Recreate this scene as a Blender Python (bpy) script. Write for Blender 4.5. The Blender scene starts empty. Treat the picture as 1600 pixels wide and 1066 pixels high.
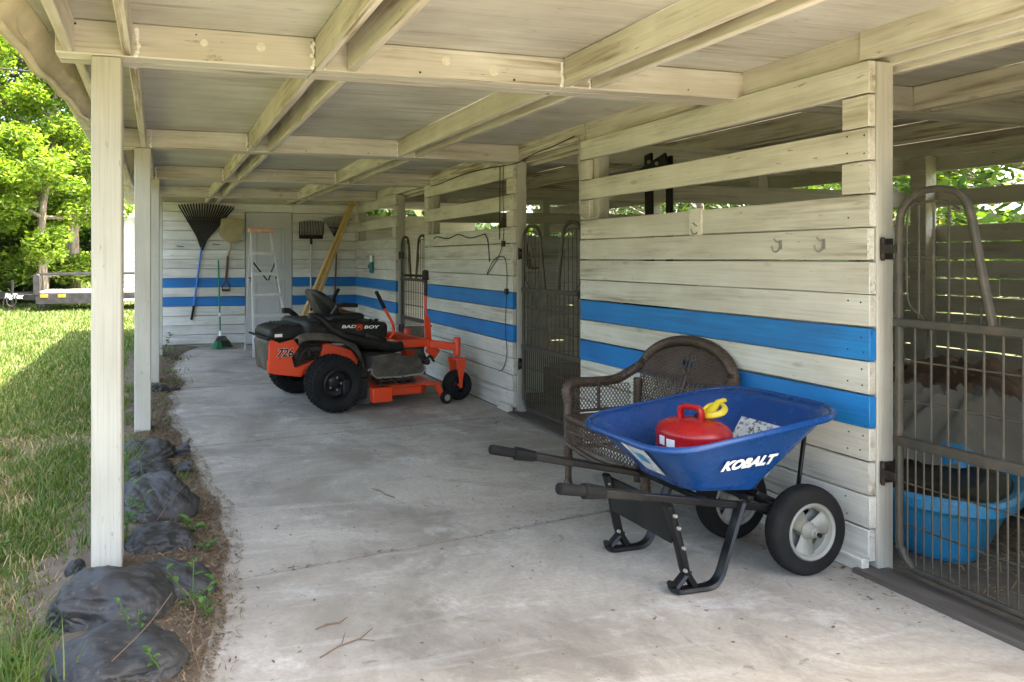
import bpy, math, random
import numpy as np
from mathutils import Vector, Matrix, noise
R = math.radians
PI = math.pi
random.seed(7); rng = np.random.default_rng(7)
scene = bpy.context.scene
COL = scene.collection

# ---------------------------------------------------------------- camera
EYE = 1.33; FPX = 1135.0; CX = 560.0; HY = 404.0; TH = math.atan2(310, 1135)
cam_d = bpy.data.cameras.new("Camera"); cam = bpy.data.objects.new("Camera", cam_d); COL.objects.link(cam)
cam.location = (0, 0, EYE); cam.rotation_euler = (R(90), 0, -TH)
cam_d.sensor_width = 36; cam_d.lens = 36 * FPX / 1600
cam_d.shift_x = (800 - CX) / 1600; cam_d.shift_y = -(533 - HY) / 1600
cam_d.clip_start = 0.05; cam_d.clip_end = 2000
scene.camera = cam
# ---------------------------------------------------------------- sky, sun, exposure
SUN = Vector((0.43, -0.22, 1.0)).normalized()
w = bpy.data.worlds.new("World"); scene.world = w; w.use_nodes = True
nt = w.node_tree; bg = nt.nodes['Background']
sky = nt.nodes.new('ShaderNodeTexSky'); sky.sky_type = 'NISHITA'; sky.sun_disc = False
sky.sun_elevation = math.asin(SUN.z); sky.sun_rotation = math.atan2(SUN.x, SUN.y)
sky.air_density = .8; sky.dust_density = 4.0; sky.ozone_density = 1.0
nt.links.new(sky.outputs[0], bg.inputs[0]); bg.inputs[1].default_value = 0.15
sl = bpy.data.lights.new("Sun", 'SUN'); sl.energy = 3.4; sl.angle = R(0.53); sl.color = (1, .95, .86)
so = bpy.data.objects.new("Sun", sl); COL.objects.link(so); so.rotation_euler = SUN.to_track_quat('Z', 'Y').to_euler()
so.location = (5, -5, 12)
scene.view_settings.view_transform = 'Standard'; scene.view_settings.look = 'None'
scene.view_settings.gamma = 1; scene.view_settings.exposure = 3.33
scene.view_settings.use_white_balance = True; scene.view_settings.white_balance_temperature = 7400; scene.view_settings.white_balance_tint = 8
scene.cycles.max_bounces = 10; scene.cycles.diffuse_bounces = 7; scene.cycles.transparent_max_bounces = 8

# measuring helpers: a direction seen from the camera met with a known plane of the building
SN, CS = math.sin(TH), math.cos(TH)
def onZ(px, py, z=0.0):
    u = (px - CX) / FPX; D = (EYE - z) * FPX / (py - HY)
    return Vector((D * (u * CS + SN), D * (CS - u * SN), z))
def onY(px, py, Y):
    u = (px - CX) / FPX; D = Y / (CS - u * SN)
    return Vector((D * (u * CS + SN), Y, EYE + (HY - py) * D / FPX))
def onX(px, py, X):
    u = (px - CX) / FPX; D = X / (u * CS + SN)
    return Vector((X, D * (CS - u * SN), EYE + (HY - py) * D / FPX))

# ---------------------------------------------------------------- mesh helpers
class MB:
    def __init__(s): s.v = []; s.f = []
    def add(s, vs, fs):
        n = len(s.v); s.v += [tuple(v) for v in vs]; s.f += [tuple(i + n for i in f) for f in fs]; return s
    def box(s, x0, x1, y0, y1, z0, z1, M=None):
        vs = [Vector((x, y, z)) for z in (z0, z1) for y in (y0, y1) for x in (x0, x1)]
        if M is not None: vs = [M @ v for v in vs]
        return s.add(vs, [(0, 2, 3, 1), (4, 5, 7, 6), (0, 1, 5, 4), (2, 6, 7, 3), (0, 4, 6, 2), (1, 3, 7, 5)])
    def bar(s, p, q, wd, ht, up=(0, 0, 1)):
        p = Vector(p); q = Vector(q); d = (q - p).normalized(); up = Vector(up)
        side = d.cross(up).normalized(); up = side.cross(d).normalized()
        a = side * wd / 2; b = up * ht / 2
        vs = [p - a - b, p + a - b, p + a + b, p - a + b, q - a - b, q + a - b, q + a + b, q - a + b]
        return s.add(vs, [(0, 3, 2, 1), (4, 5, 6, 7), (0, 1, 5, 4), (1, 2, 6, 5), (2, 3, 7, 6), (3, 0, 4, 7)])
    def tube(s, pts, r, n=8, closed=False, flat=1.0, upv=(0, 0, 1)):
        pts = [Vector(p) for p in pts]; m = len(pts); rs = r if hasattr(r, '__len__') else [r] * m
        base = len(s.v); prev = None; up0 = Vector(upv)
        for i, p in enumerate(pts):
            if closed: t = pts[(i + 1) % m] - pts[i - 1]
            else: t = pts[min(i + 1, m - 1)] - pts[max(i - 1, 0)]
            t = t.normalized() if t.length > 1e-9 else Vector((0, 0, 1))
            if prev is None:
                a = up0 if abs(t.dot(up0)) < .95 else Vector((1, 0, 0)); nn = (a - t * a.dot(t)).normalized()
            else: nn = (prev - t * prev.dot(t)).normalized()
            prev = nn; b = t.cross(nn)
            for k in range(n):
                a = 2 * PI * k / n; s.v.append(tuple(p + rs[i] * (flat * math.cos(a) * nn + math.sin(a) * b)))
        for i in range(m if closed else m - 1):
            j = (i + 1) % m
            for k in range(n):
                k2 = (k + 1) % n
                s.f.append((base + i * n + k, base + i * n + k2, base + j * n + k2, base + j * n + k))
        if not closed:
            s.f.append(tuple(base + k for k in range(n))[::-1]); s.f.append(tuple(base + (m - 1) * n + k for k in range(n)))
        return s
    def lathe(s, prof, c=(0, 0, 0), axis=(0, 0, 1), n=24, closed=False):
        # prof: (radius, offset along axis)
        ax = Vector(axis).normalized(); c = Vector(c)
        a = Vector((1, 0, 0)) if abs(ax.x) < .9 else Vector((0, 0, 1)); u = ax.cross(a).normalized(); v = ax.cross(u)
        b = len(s.v); m = len(prof)
        for r_, h in prof:
            for k in range(n):
                t = 2 * PI * k / n; s.v.append(tuple(c + ax * h + max(r_, 1e-4) * (u * math.cos(t) + v * math.sin(t))))
        for i in range(m if closed else m - 1):
            i2 = (i + 1) % m
            for k in range(n):
                k2 = (k + 1) % n; s.f.append((b + i * n + k, b + i * n + k2, b + i2 * n + k2, b + i2 * n + k))
        return s
    def prism(s, poly, plane, a, b):
        # poly 2D outline; plane 'xz' extrudes y from a to b, 'xy' extrudes z, 'yz' extrudes x
        def P(p, t): return {'xz': (p[0], t, p[1]), 'xy': (p[0], p[1], t), 'yz': (t, p[0], p[1])}[plane]
        n = len(poly); vs = [P(p, a) for p in poly] + [P(p, b) for p in poly]
        return s.add(vs, [tuple(range(n)), tuple(range(2 * n - 1, n - 1, -1))] + [(i, i + n, (i + 1) % n + n, (i + 1) % n) for i in range(n)])
    def grid(s, fn, nu, nv, closeu=False):
        b = len(s.v)
        for j in range(nv):
            for i in range(nu): s.v.append(tuple(fn(i / (nu if closeu else nu - 1), j / (nv - 1))))
        for j in range(nv - 1):
            for i in range(nu if closeu else nu - 1):
                i2 = (i + 1) % nu; s.f.append((b + j * nu + i, b + j * nu + i2, b + (j + 1) * nu + i2, b + (j + 1) * nu + i))
        return s
    def loft(s, loops, cap0=True, cap1=True):
        b = len(s.v); n = len(loops[0])
        for L in loops: s.v += [tuple(p) for p in L]
        for j in range(len(loops) - 1):
            for i in range(n):
                i2 = (i + 1) % n; s.f.append((b + j * n + i, b + j * n + i2, b + (j + 1) * n + i2, b + (j + 1) * n + i))
        if cap0: s.f.append(tuple(b + i for i in range(n))[::-1])
        if cap1: s.f.append(tuple(b + (len(loops) - 1) * n + i for i in range(n)))
        return s
    def build(s, name, mat, parent=None, world=False, bevel=0, seg=1, smooth=True, sharp=35, solid=0, kind=None, sub=0):
        me = bpy.data.meshes.new(name); vs = s.v
        if world and parent is not None:
            L = parent.location; vs = [(a - L.x, b - L.y, c - L.z) for a, b, c in vs]
        me.from_pydata(vs, [], s.f); me.validate()
        import bmesh as bmh
        bm = bmh.new(); bm.from_mesh(me); bmh.ops.recalc_face_normals(bm, faces=bm.faces); bm.to_mesh(me); bm.free()
        if smooth:
            me.polygons.foreach_set('use_smooth', [True] * len(me.polygons)); me.set_sharp_from_angle(angle=R(sharp))
        me.materials.append(mat)
        o = bpy.data.objects.new(name, me); COL.objects.link(o)
        if parent is not None: o.parent = parent
        if solid:
            m = o.modifiers.new('solid', 'SOLIDIFY'); m.thickness = solid; m.offset = 0
        if bevel:
            m = o.modifiers.new('bevel', 'BEVEL'); m.width = bevel; m.segments = seg; m.limit_method = 'ANGLE'; m.angle_limit = R(40)
        if sub:
            m = o.modifiers.new('sub', 'SUBSURF'); m.levels = sub; m.render_levels = sub
        if kind: o['kind'] = kind
        return o

def empty(name, label, cat, loc=(0, 0, 0), rz=0, group=None):
    o = bpy.data.objects.new(name, None); COL.objects.link(o); o.location = loc; o.rotation_euler = (0, 0, rz)
    o.empty_display_size = .1; o['label'] = label; o['category'] = cat
    if group: o['group'] = group
    return o
def tag(o, label, cat, group=None, kind=None):
    o['label'] = label; o['category'] = cat
    if group: o['group'] = group
    if kind: o['kind'] = kind
    return o
def copy_tree(o, parent=None):
    c = o.copy(); COL.objects.link(c); c.parent = parent
    for ch in list(o.children): copy_tree(ch, c)
    return c
def smoothpts(pts, n=6):
    pts = [Vector(p) for p in pts]; out = []
    for i in range(len(pts) - 1):
        p0 = pts[max(i - 1, 0)]; p1 = pts[i]; p2 = pts[i + 1]; p3 = pts[min(i + 2, len(pts) - 1)]
        for k in range(n):
            t = k / n
            out.append(.5 * ((2 * p1) + (-p0 + p2) * t + (2 * p0 - 5 * p1 + 4 * p2 - p3) * t * t + (-p0 + 3 * p1 - 3 * p2 + p3) * t ** 3))
    out.append(pts[-1]); return out
def text(name, s, size, mat, parent, M, shear=0, bold=0, extrude=.0008, sx=1.0):
    c = bpy.data.curves.new(name, 'FONT'); c.body = s; c.size = size; c.extrude = extrude; c.offset = bold; c.shear = shear
    c.align_x = 'CENTER'; c.align_y = 'CENTER'; c.resolution_u = 3
    o = bpy.data.objects.new('tmp', c); COL.objects.link(o)
    dg = bpy.context.evaluated_depsgraph_get(); me = bpy.data.meshes.new_from_object(o.evaluated_get(dg))
    bpy.data.objects.remove(o); me.transform(M @ Matrix.Diagonal((sx, 1, 1, 1))); me.materials.clear(); me.materials.append(mat); me.name = name
    o = bpy.data.objects.new(name, me); COL.objects.link(o); o.parent = parent
    return o
def frame(o, x, y):
    x = Vector(x).normalized(); y = Vector(y); y = (y - x * y.dot(x)).normalized(); z = x.cross(y)
    return Matrix(((x.x, y.x, z.x, o[0]), (x.y, y.y, z.y, o[1]), (x.z, y.z, z.z, o[2]), (0, 0, 0, 1)))

# ---------------------------------------------------------------- materials
class N:
    def __init__(s, name):
        s.m = bpy.data.materials.new(name); s.m.use_nodes = True; s.t = s.m.node_tree; s.b = s.t.nodes['Principled BSDF']
        s.out = s.t.nodes['Material Output']
    def n(s, typ, **kw):
        o = s.t.nodes.new(typ)
        for k, v in kw.items():
            if k.startswith('i_'): o.inputs[int(k[2:])].default_value = v
            else: setattr(o, k, v)
        return o
    def l(s, a, b): s.t.links.new(a, b)
    def coord(s, scale, rand=True):
        tc = s.n('ShaderNodeTexCoord'); mp = s.n('ShaderNodeMapping'); mp.inputs['Scale'].default_value = scale
        v = tc.outputs['Object']
        if rand:
            g = s.n('ShaderNodeNewGeometry'); mu = s.n('ShaderNodeMath', operation='MULTIPLY'); mu.inputs[1].default_value = 31.7
            s.l(g.outputs['Random Per Island'], mu.inputs[0]); ad = s.n('ShaderNodeVectorMath', operation='ADD')
            s.l(v, ad.inputs[0]); s.l(mu.outputs[0], ad.inputs[1]); v = ad.outputs[0]; s.rand = g.outputs['Random Per Island']
        s.l(v, mp.inputs['Vector']); return mp.outputs[0]
    def noise(s, vec, scale, detail=4, rough=.55, dist=0):
        o = s.n('ShaderNodeTexNoise'); o.inputs['Scale'].default_value = scale; o.inputs['Detail'].default_value = detail
        o.inputs['Roughness'].default_value = rough; o.inputs['Distortion'].default_value = dist; s.l(vec, o.inputs['Vector']); return o.outputs[0]
    def ramp(s, fac, a, b, ca=(0, 0, 0, 1), cb=(1, 1, 1, 1)):
        r = s.n('ShaderNodeValToRGB'); e = r.color_ramp.elements; e[0].position = a; e[1].position = b; e[0].color = ca; e[1].color = cb
        s.l(fac, r.inputs[0]); return r.outputs[0]
    def mix(s, fac, a, b, mode='MIX'):
        m = s.n('ShaderNodeMix', data_type='RGBA', blend_type=mode)
        for inp, v in ((m.inputs[0], fac), (m.inputs[6], a), (m.inputs[7], b)):
            if isinstance(v, (int, float)): inp.default_value = v
            elif isinstance(v, (tuple, list)): inp.default_value = tuple(v) + ((1,) if len(v) == 3 else ())
            else: s.l(v, inp)
        return m.outputs[2]
    def bump(s, h, strength=.3, dist=.01, prev=None):
        b = s.n('ShaderNodeBump'); b.inputs['Strength'].default_value = strength; b.inputs['Distance'].default_value = dist
        s.l(h, b.inputs['Height'])
        if prev is not None: s.l(prev, b.inputs['Normal'])
        return b.outputs[0]
    def done(s, col, rough=.6, normal=None, metal=0, spec=.5):
        if isinstance(col, (tuple, list)): s.b.inputs['Base Color'].default_value = tuple(col) + (1,)
        else: s.l(col, s.b.inputs['Base Color'])
        if isinstance(rough, (int, float)): s.b.inputs['Roughness'].default_value = rough
        else: s.l(rough, s.b.inputs['Roughness'])
        s.b.inputs['Metallic'].default_value = metal; s.b.inputs['Specular IOR Level'].default_value = spec
        if normal is not None: s.l(normal, s.b.inputs['Normal'])
        return s.m

def wood(name, col, col2, stain, axis='y', amt=.5, rough=.65, bump=.35, vary=.12):
    m = N(name); a = {'x': 0, 'y': 1, 'z': 2}[axis]
    def sc(al, ac): v = [ac] * 3; v[a] = al; return tuple(v)
    v1 = m.coord(sc(.7, 20)); rnd = m.rand; v2 = m.coord(sc(.9, 5)); v3 = m.coord((3, 3, 3)); v4 = m.coord(sc(1.6, 80))
    grain = m.noise(v1, 2.2, 5, .6, .4); big = m.noise(v2, 1.1, 4, .6, .3); pat = m.noise(v3, .9, 3); fine = m.noise(v4, 1.5, 3)
    c = m.mix(m.ramp(pat, .35, .68), col, col2)
    mu = m.n('ShaderNodeMath', operation='MULTIPLY'); m.l(m.ramp(big, .46, .72), mu.inputs[0]); m.l(m.ramp(grain, .40, .62), mu.inputs[1])
    m2 = m.n('ShaderNodeMath', operation='MULTIPLY'); m.l(mu.outputs[0], m2.inputs[0]); m2.inputs[1].default_value = amt * 1.5; m2.use_clamp = True
    c = m.mix(m2.outputs[0], c, stain)
    hv = m.n('ShaderNodeHueSaturation'); m.l(c, hv.inputs['Color']); mr = m.n('ShaderNodeMapRange'); mr.inputs[3].default_value = 1 - vary; mr.inputs[4].default_value = 1 + vary * .6
    m.l(rnd, mr.inputs[0]); m.l(mr.outputs[0], hv.inputs['Value']); c = hv.outputs[0]
    c = m.mix(m.ramp(fine, .28, .55, (0.22, .22, .22, 1), (0, 0, 0, 1)), c, tuple(x * .6 for x in stain))
    soft = m.noise(m.coord(sc(.35, 3)), 1.6, 4, .55); sf = m.n('ShaderNodeMath', operation='MULTIPLY'); m.l(m.ramp(soft, .42, .70), sf.inputs[0]); sf.inputs[1].default_value = min(.75, amt * .65)
    c = m.mix(sf.outputs[0], c, tuple(.45 * a_ + .55 * b_ for a_, b_ in zip(col2, stain)))
    chp = m.noise(m.coord(sc(5, 26)), 1.5, 5, .75)
    c = m.mix(m.ramp(chp, .64, .69, (0, 0, 0, 1), (.75, .75, .75, 1)), c, tuple(x * .8 for x in stain))
    # knots and nail heads
    vo = m.n('ShaderNodeTexVoronoi'); vo.inputs['Scale'].default_value = 1.0; m.l(m.coord(sc(2.3, 6)), vo.inputs['Vector'])
    kn = m.ramp(vo.outputs[0], .06, .11, (1, 1, 1, 1), (0, 0, 0, 1)); kk = m.n('ShaderNodeMath', operation='MULTIPLY'); m.l(kn, kk.inputs[0]); kk.inputs[1].default_value = min(1, amt * .55)
    c = m.mix(kk.outputs[0], c, stain)
    nb = m.bump(grain, bump, .004); nb = m.bump(fine, bump * .7, .0015, nb)
    return m.done(c, rough, nb, spec=.35)
def paint(name, col, rough=.35, dirt=(.12, .10, .08), amt=.25, scale=6, metal=0, bump=.05, spec=.5):
    m = N(name); v = m.coord((1, 1, 1), False); n1 = m.noise(v, scale, 6, .65); n2 = m.noise(v, scale * 9, 3)
    f = m.n('ShaderNodeMath', operation='MULTIPLY'); m.l(m.ramp(n1, .45, .75), f.inputs[0]); f.inputs[1].default_value = amt
    c = m.mix(f.outputs[0], col, dirt); rr = m.n('ShaderNodeMapRange'); rr.inputs[3].default_value = max(.05, rough - .1); rr.inputs[4].default_value = min(1, rough + .25)
    m.l(n1, rr.inputs[0])
    return m.done(c, rr.outputs[0], m.bump(n2, bump, .002), metal, spec)

WH = (.70, .69, .62); WH2 = (.58, .56, .49); ST = (.27, .225, .165)
M_boardY = wood('white_board', WH, WH2, ST, 'y', .8)
M_boardX = wood('white_board_end_wall', (.78, .78, .74), (.64, .64, .60), ST, 'x', .42)
M_blockZ = wood('white_block', WH, WH2, ST, 'y', .4)
M_blue = wood('blue_board', (.006, .215, .56), (.010, .165, .45), (.02, .09, .24), 'y', .55, .4, .35, .08)
M_blueX = wood('blue_board_end_wall', (.006, .20, .56), (.010, .155, .45), (.02, .09, .24), 'x', .4, .4, .3, .06)
M_beamX = wood('cream_beam', (.67, .65, .60), (.56, .535, .485), (.27, .21, .145), 'x', 1.1, vary=.08)
M_beamY = wood('cream_joist', (.68, .65, .585), (.55, .52, .45), (.25, .19, .125), 'y', 1.2, vary=.08)
M_post = wood('painted_post', (.52, .51, .45), (.45, .44, .38), (.28, .24, .18), 'z', .25, vary=.05)
M_int = wood('stall_board', (.62, .62, .54), (.52, .51, .43), (.20, .17, .12), 'y', .55)
M_intX = wood('stall_partition_board', (.62, .62, .54), (.52, .51, .43), (.20, .17, .12), 'x', .55)
M_ply = wood('plywood', (.60, .60, .57), (.48, .47, .43), (.24, .20, .15), 'x', .6, .7, .35, .04)
M_yel = wood('yellow_lumber', (.88, .62, .27), (.78, .53, .20), (.36, .20, .06), 'z', .4)
M_black = paint('black_steel', (.007, .007, .008), .32, (.04, .037, .034), .12, spec=.35)
M_gate = paint('gate_steel', (.058, .054, .044), .5, (.17, .13, .09), .5, 14, .3, .3)
M_iron = paint('dark_iron', (.03, .027, .024), .55, (.14, .08, .05), .5, 20, .5)
M_rubber = paint('rubber', (.011, .011, .011), .8, (.07, .062, .055), .2, 9, 0, .2, .2)
M_trayblue = paint('tray_blue', (.003, .048, .19), .2, (.05, .09, .17), .14, 5)
M_red = paint('mower_orange', (.72, .055, .010), .35, (.32, .12, .07), .28, 8)
M_canred = paint('can_red', (.42, .008, .012), .22, (.30, .10, .09), .25, 10)
M_plastic = paint('black_plastic', (.010, .010, .0095), .42, (.07, .06, .046), .3, 7, spec=.3)
M_brownplastic = paint('dusty_plastic', (.045, .040, .033), .55, (.20, .16, .11), .7, 8)
M_silver = paint('rim_grey', (.25, .25, .22), .45, (.22, .20, .15), .45, 12)
M_alu = paint('aluminium', (.62, .62, .60), .4, (.30, .28, .25), .4, 25, .35)
M_white = paint('white_print', (.80, .80, .78), .5, (.5, .5, .48), .2)
M_white2 = paint('filler', (.66, .63, .56), .7, (.5, .44, .34), .9, 30)
M_yellow = paint('yellow_plastic', (.75, .55, .03), .4, (.4, .3, .1), .3)
M_orangetop = paint('ladder_top_orange', (.60, .26, .17), .5, (.65, .60, .55), 1.0, 22)
M_door = paint('door_grey', (.53, .535, .53), .5, (.40, .38, .34), .3, 3)
M_bluehandle = paint('blue_handle', (.03, .16, .55), .35)
M_green = paint('green_plastic', (.01, .19, .06), .4)
M_shovel = paint('shovel_blade', (.42, .36, .21), .5, (.22, .17, .09), .5, 8, .2)
M_woodhandle = wood('brown_handle', (.16, .075, .035), (.12, .055, .03), (.06, .03, .02), 'z', .4)
M_palehandle = paint('pale_handle', (.60, .58, .52), .5, (.35, .30, .22), .4, 9)
M_tub = paint('tub_blue', (.006, .25, .50), .4, (.20, .22, .22), .45, 5)
M_tarp = paint('tarp_grey', (.17, .165, .14), .9, (.28, .26, .21), .5, 6, 0, .3)
M_tarpb = paint('blanket_brown', (.13, .085, .06), .9, (.2, .15, .11), .5, 6, 0, .3)
M_teal = paint('teal_glove', (.02, .17, .21), .8)
M_cable = paint('grey_cable', (.33, .31, .26), .6)
M_trail = paint('trailer_black', (.018, .018, .020), .35, (.12, .11, .1), .25)
M_amber = paint('amber_lamp', (.75, .20, .02), .25)
M_twig = paint('twig_brown', (.16, .10, .06), .8)
M_skin = paint('sticker_grey', (.60, .64, .68), .4, (.03, .12, .35), .8, 35)
M_hookgrey = paint('hook_metal', (.30, .29, .26), .4, (.12, .1, .08), .4, 30, .6)
M_joint = paint('joint_dirt', (.035, .028, .022), .95, (.09, .07, .05), .6, 12, 0, .5)
M_soil = paint('soil', (.10, .075, .05), .95, (.2, .16, .12), .6, 12, 0, .5)

def m_concrete():
    m = N('concrete'); v = m.coord((1, 1, 1), False)
    big = m.noise(v, .8, 8, .68, .6); mid = m.noise(v, 2.4, 7, .7, .3); fine = m.noise(v, 45, 4, .7); sp = m.noise(v, 190, 2, .6)
    c = m.mix(m.ramp(big, .40, .60), (.255, .228, .185), (.445, .408, .345))
    c = m.mix(m.ramp(mid, .55, .66, (0, 0, 0, 1), (.65, .65, .65, 1)), c, (.56, .53, .475))
    c = m.mix(m.ramp(m.noise(v, 1.35, 9, .72, .9), .53, .66, (0, 0, 0, 1), (.75, .75, .75, 1)), c, (.155, .138, .115))
    # long drag marks
    tc = m.n('ShaderNodeTexCoord'); mp = m.n('ShaderNodeMapping'); mp.inputs['Rotation'].default_value = (0, 0, .5); mp.inputs['Scale'].default_value = (.7, 5, 1); m.l(tc.outputs['Object'], mp.inputs[0])
    c = m.mix(m.ramp(m.noise(mp.outputs[0], 1.6, 5, .6, .6), .55, .72, (0, 0, 0, 1), (.4, .4, .4, 1)), c, (.56, .545, .51))
    c = m.mix(m.ramp(fine, .36, .64, (.42, .42, .42, 1), (0, 0, 0, 1)), c, (.23, .21, .18))
    c = m.mix(m.ramp(sp, .62, .72, (0, 0, 0, 1), (.45, .45, .45, 1)), c, (.5, .49, .46))
    # dark oily spots
    vo = m.n('ShaderNodeTexVoronoi'); vo.inputs['Scale'].default_value = 4.3; m.l(v, vo.inputs['Vector']); vo.inputs['Randomness'].default_value = 1
    ds = m.n('ShaderNodeMath', operation='ADD'); m.l(vo.outputs[0], ds.inputs[0]); dm = m.n('ShaderNodeMath', operation='MULTIPLY'); m.l(mid, dm.inputs[0]); dm.inputs[1].default_value = .35; m.l(dm.outputs[0], ds.inputs[1])
    msk = m.ramp(m.noise(v, .9, 3), .50, .56); spk = m.n('ShaderNodeMath', operation='SUBTRACT'); m.l(ds.outputs[0], spk.inputs[0]); sm_ = m.n('ShaderNodeMath', operation='MULTIPLY'); m.l(msk, sm_.inputs[0]); sm_.inputs[1].default_value = -.5; sb_ = m.n('ShaderNodeMath', operation='ADD'); m.l(sm_.outputs[0], sb_.inputs[0]); sb_.inputs[1].default_value = .0; m.l(sb_.outputs[0], spk.inputs[1])
    ds = spk
    c = m.mix(m.ramp(m.noise(v, 5.5, 6, .6, 1.6), .655, .70, (0, 0, 0, 1), (.6, .6, .6, 1)), c, (.14, .127, .11))
    c = m.mix(m.ramp(m.noise(v, 19, 4, .6, .6), .69, .72, (0, 0, 0, 1), (.55, .55, .55, 1)), c, (.10, .09, .075))
    # hairline cracks
    v2 = m.n('ShaderNodeTexVoronoi', feature='DISTANCE_TO_EDGE'); v2.inputs['Scale'].default_value = .55
    wv = m.mix(.12, v, m.noise(v, 2.5, 5)); m.l(wv, v2.inputs['Vector'])
    c = m.mix(m.ramp(v2.outputs[0], .0005, .002, (.12, .12, .12, 1), (0, 0, 0, 1)), c, (.12, .11, .09))
    nb = m.bump(mid, .25, .01); nb = m.bump(fine, .45, .003, nb); nb = m.bump(sp, .3, .0015, nb)
    return m.done(c, .82, nb, spec=.3)
M_conc = m_concrete()
def m_lawn():
    m = N('lawn_ground'); v = m.coord((1, 1, 1), False)
    a = m.noise(v, 1.1, 6, .65); b = m.noise(v, 14, 5, .7); d = m.noise(v, 70, 3, .7)
    c = m.mix(m.ramp(a, .40, .58), (.21, .17, .12), (.085, .12, .028)); c = m.mix(m.ramp(b, .35, .7, (0, 0, 0, 1), (.7, .7, .7, 1)), c, (.075, .10, .025))
    c = m.mix(m.ramp(d, .3, .7, (.6, .6, .6, 1), (0, 0, 0, 1)), c, (.05, .045, .03))
    return m.done(c, .95, m.bump(b, .8, .03), spec=.1)
M_lawn = m_lawn()
def m_leaf(name, c1, c2, c3, trans=.35):
    m = N(name); g = m.n('ShaderNodeNewGeometry'); r = m.n('ShaderNodeValToRGB'); e = r.color_ramp.elements
    e[0].color = tuple(c1) + (1,); e[1].color = tuple(c3) + (1,); e.new(.5).color = tuple(c2) + (1,)
    m.l(g.outputs['Random Per Island'], r.inputs[0]); m.done(r.outputs[0], .55, spec=.3)
    tr = m.n('ShaderNodeBsdfTranslucent'); m.l(m.mix(1.0, r.outputs[0], (1.5, 1.5, .5), 'MULTIPLY'), tr.inputs[0])
    mx = m.n('ShaderNodeMixShader'); mx.inputs[0].default_value = trans; m.l(m.b.outputs[0], mx.inputs[1]); m.l(tr.outputs[0], mx.inputs[2]); m.l(mx.outputs[0], m.out.inputs[0])
    return m.m
M_leafA = m_leaf('leaf_bright', (.06, .12, .015), (.12, .21, .028), (.26, .33, .065), .5)
M_leafB = m_leaf('leaf_mid', (.038, .085, .014), (.075, .15, .024), (.17, .24, .05), .42)
M_leafD = m_leaf('leaf_dark', (.02, .04, .012), (.035, .07, .015), (.07, .10, .02), .3)
M_grass = m_leaf('grass_blade', (.048, .10, .02), (.09, .155, .032), (.22, .24, .10), .3)
M_weed = m_leaf('weed_leaf', (.04, .095, .025), (.07, .14, .035), (.12, .20, .05), .3)
M_litter = m_leaf('litter_flake', (.09, .06, .035), (.15, .105, .06), (.27, .20, .13), 0)
M_straw = m_leaf('straw_stalk', (.20, .14, .06), (.32, .24, .11), (.42, .33, .17), 0)
def m_bark():
    m = N('bark'); v = m.coord((8, 8, 1.6), False); n = m.noise(v, 2, 5, .65)
    return m.done(m.mix(m.ramp(n, .35, .65), (.09, .07, .05), (.27, .23, .18)), .9, m.bump(n, .8, .03))
M_bark = m_bark()
def m_bag():
    m = N('bag_plastic'); v = m.coord((1, 1, 1), False); n = m.noise(v, 5, 6, .65, .4); f = m.noise(v, 40, 4, .6)
    tc = m.n('ShaderNodeTexCoord'); mp = m.n('ShaderNodeMapping'); mp.inputs['Scale'].default_value = (3, 22, 9); m.l(tc.outputs['Object'], mp.inputs[0]); wr = m.noise(mp.outputs[0], 1.0, 4, .6, 1.2)
    c = m.mix(m.ramp(n, .38, .68), (.017, .017, .017), (.050, .049, .046)); c = m.mix(m.ramp(f, .58, .75, (0, 0, 0, 1), (.5, .5, .5, 1)), c, (.15, .135, .11))
    nb = m.bump(wr, .5, .012); nb = m.bump(f, .25, .003, nb)
    return m.done(c, m.ramp(n, .3, .7, (.48, .48, .48, 1), (.72, .72, .72, 1)), nb, spec=.45)
M_bag = m_bag()
def m_wicker():
    m = N('wicker'); v = m.coord((1, 1, 1), False); n = m.noise(v, 90, 3, .6); n2 = m.noise(v, 9, 4)
    c = m.mix(m.ramp(n, .35, .7), (.030, .019, .012), (.115, .073, .048)); c = m.mix(m.ramp(n2, .5, .75, (0, 0, 0, 1), (.45, .45, .45, 1)), c, (.17, .13, .10))
    return m.done(c, .5, m.bump(n, .5, .002))
M_wick = m_wicker()
def m_fascia():
    m = N('bent_tin'); v = m.coord((1, 1, 1), False); n = m.noise(v, 3, 4, .6, .8); r = m.noise(v, 7, 6, .7)
    c = m.mix(m.ramp(n, .35, .7), (.72, .64, .45), (.55, .48, .34)); c = m.mix(m.ramp(r, .62, .70, (0, 0, 0, 1), (.9, .9, .9, 1)), c, (.20, .07, .03))
    return m.done(c, .42, m.bump(n, .6, .03), 0)
M_tin = m_fascia()
def m_sky_shed():
    m = N('white_siding'); v = m.coord((1, 1, 1), False)
    return m.done(m.mix(m.ramp(m.noise(v, 3, 4), .4, .7), (.66, .68, .72), (.52, .54, .57)), .5)
M_side = m_sky_shed()
M_roofm = paint('metal_roof', (.62, .62, .60), .35, (.4, .3, .25), .3, 2, .4)
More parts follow.
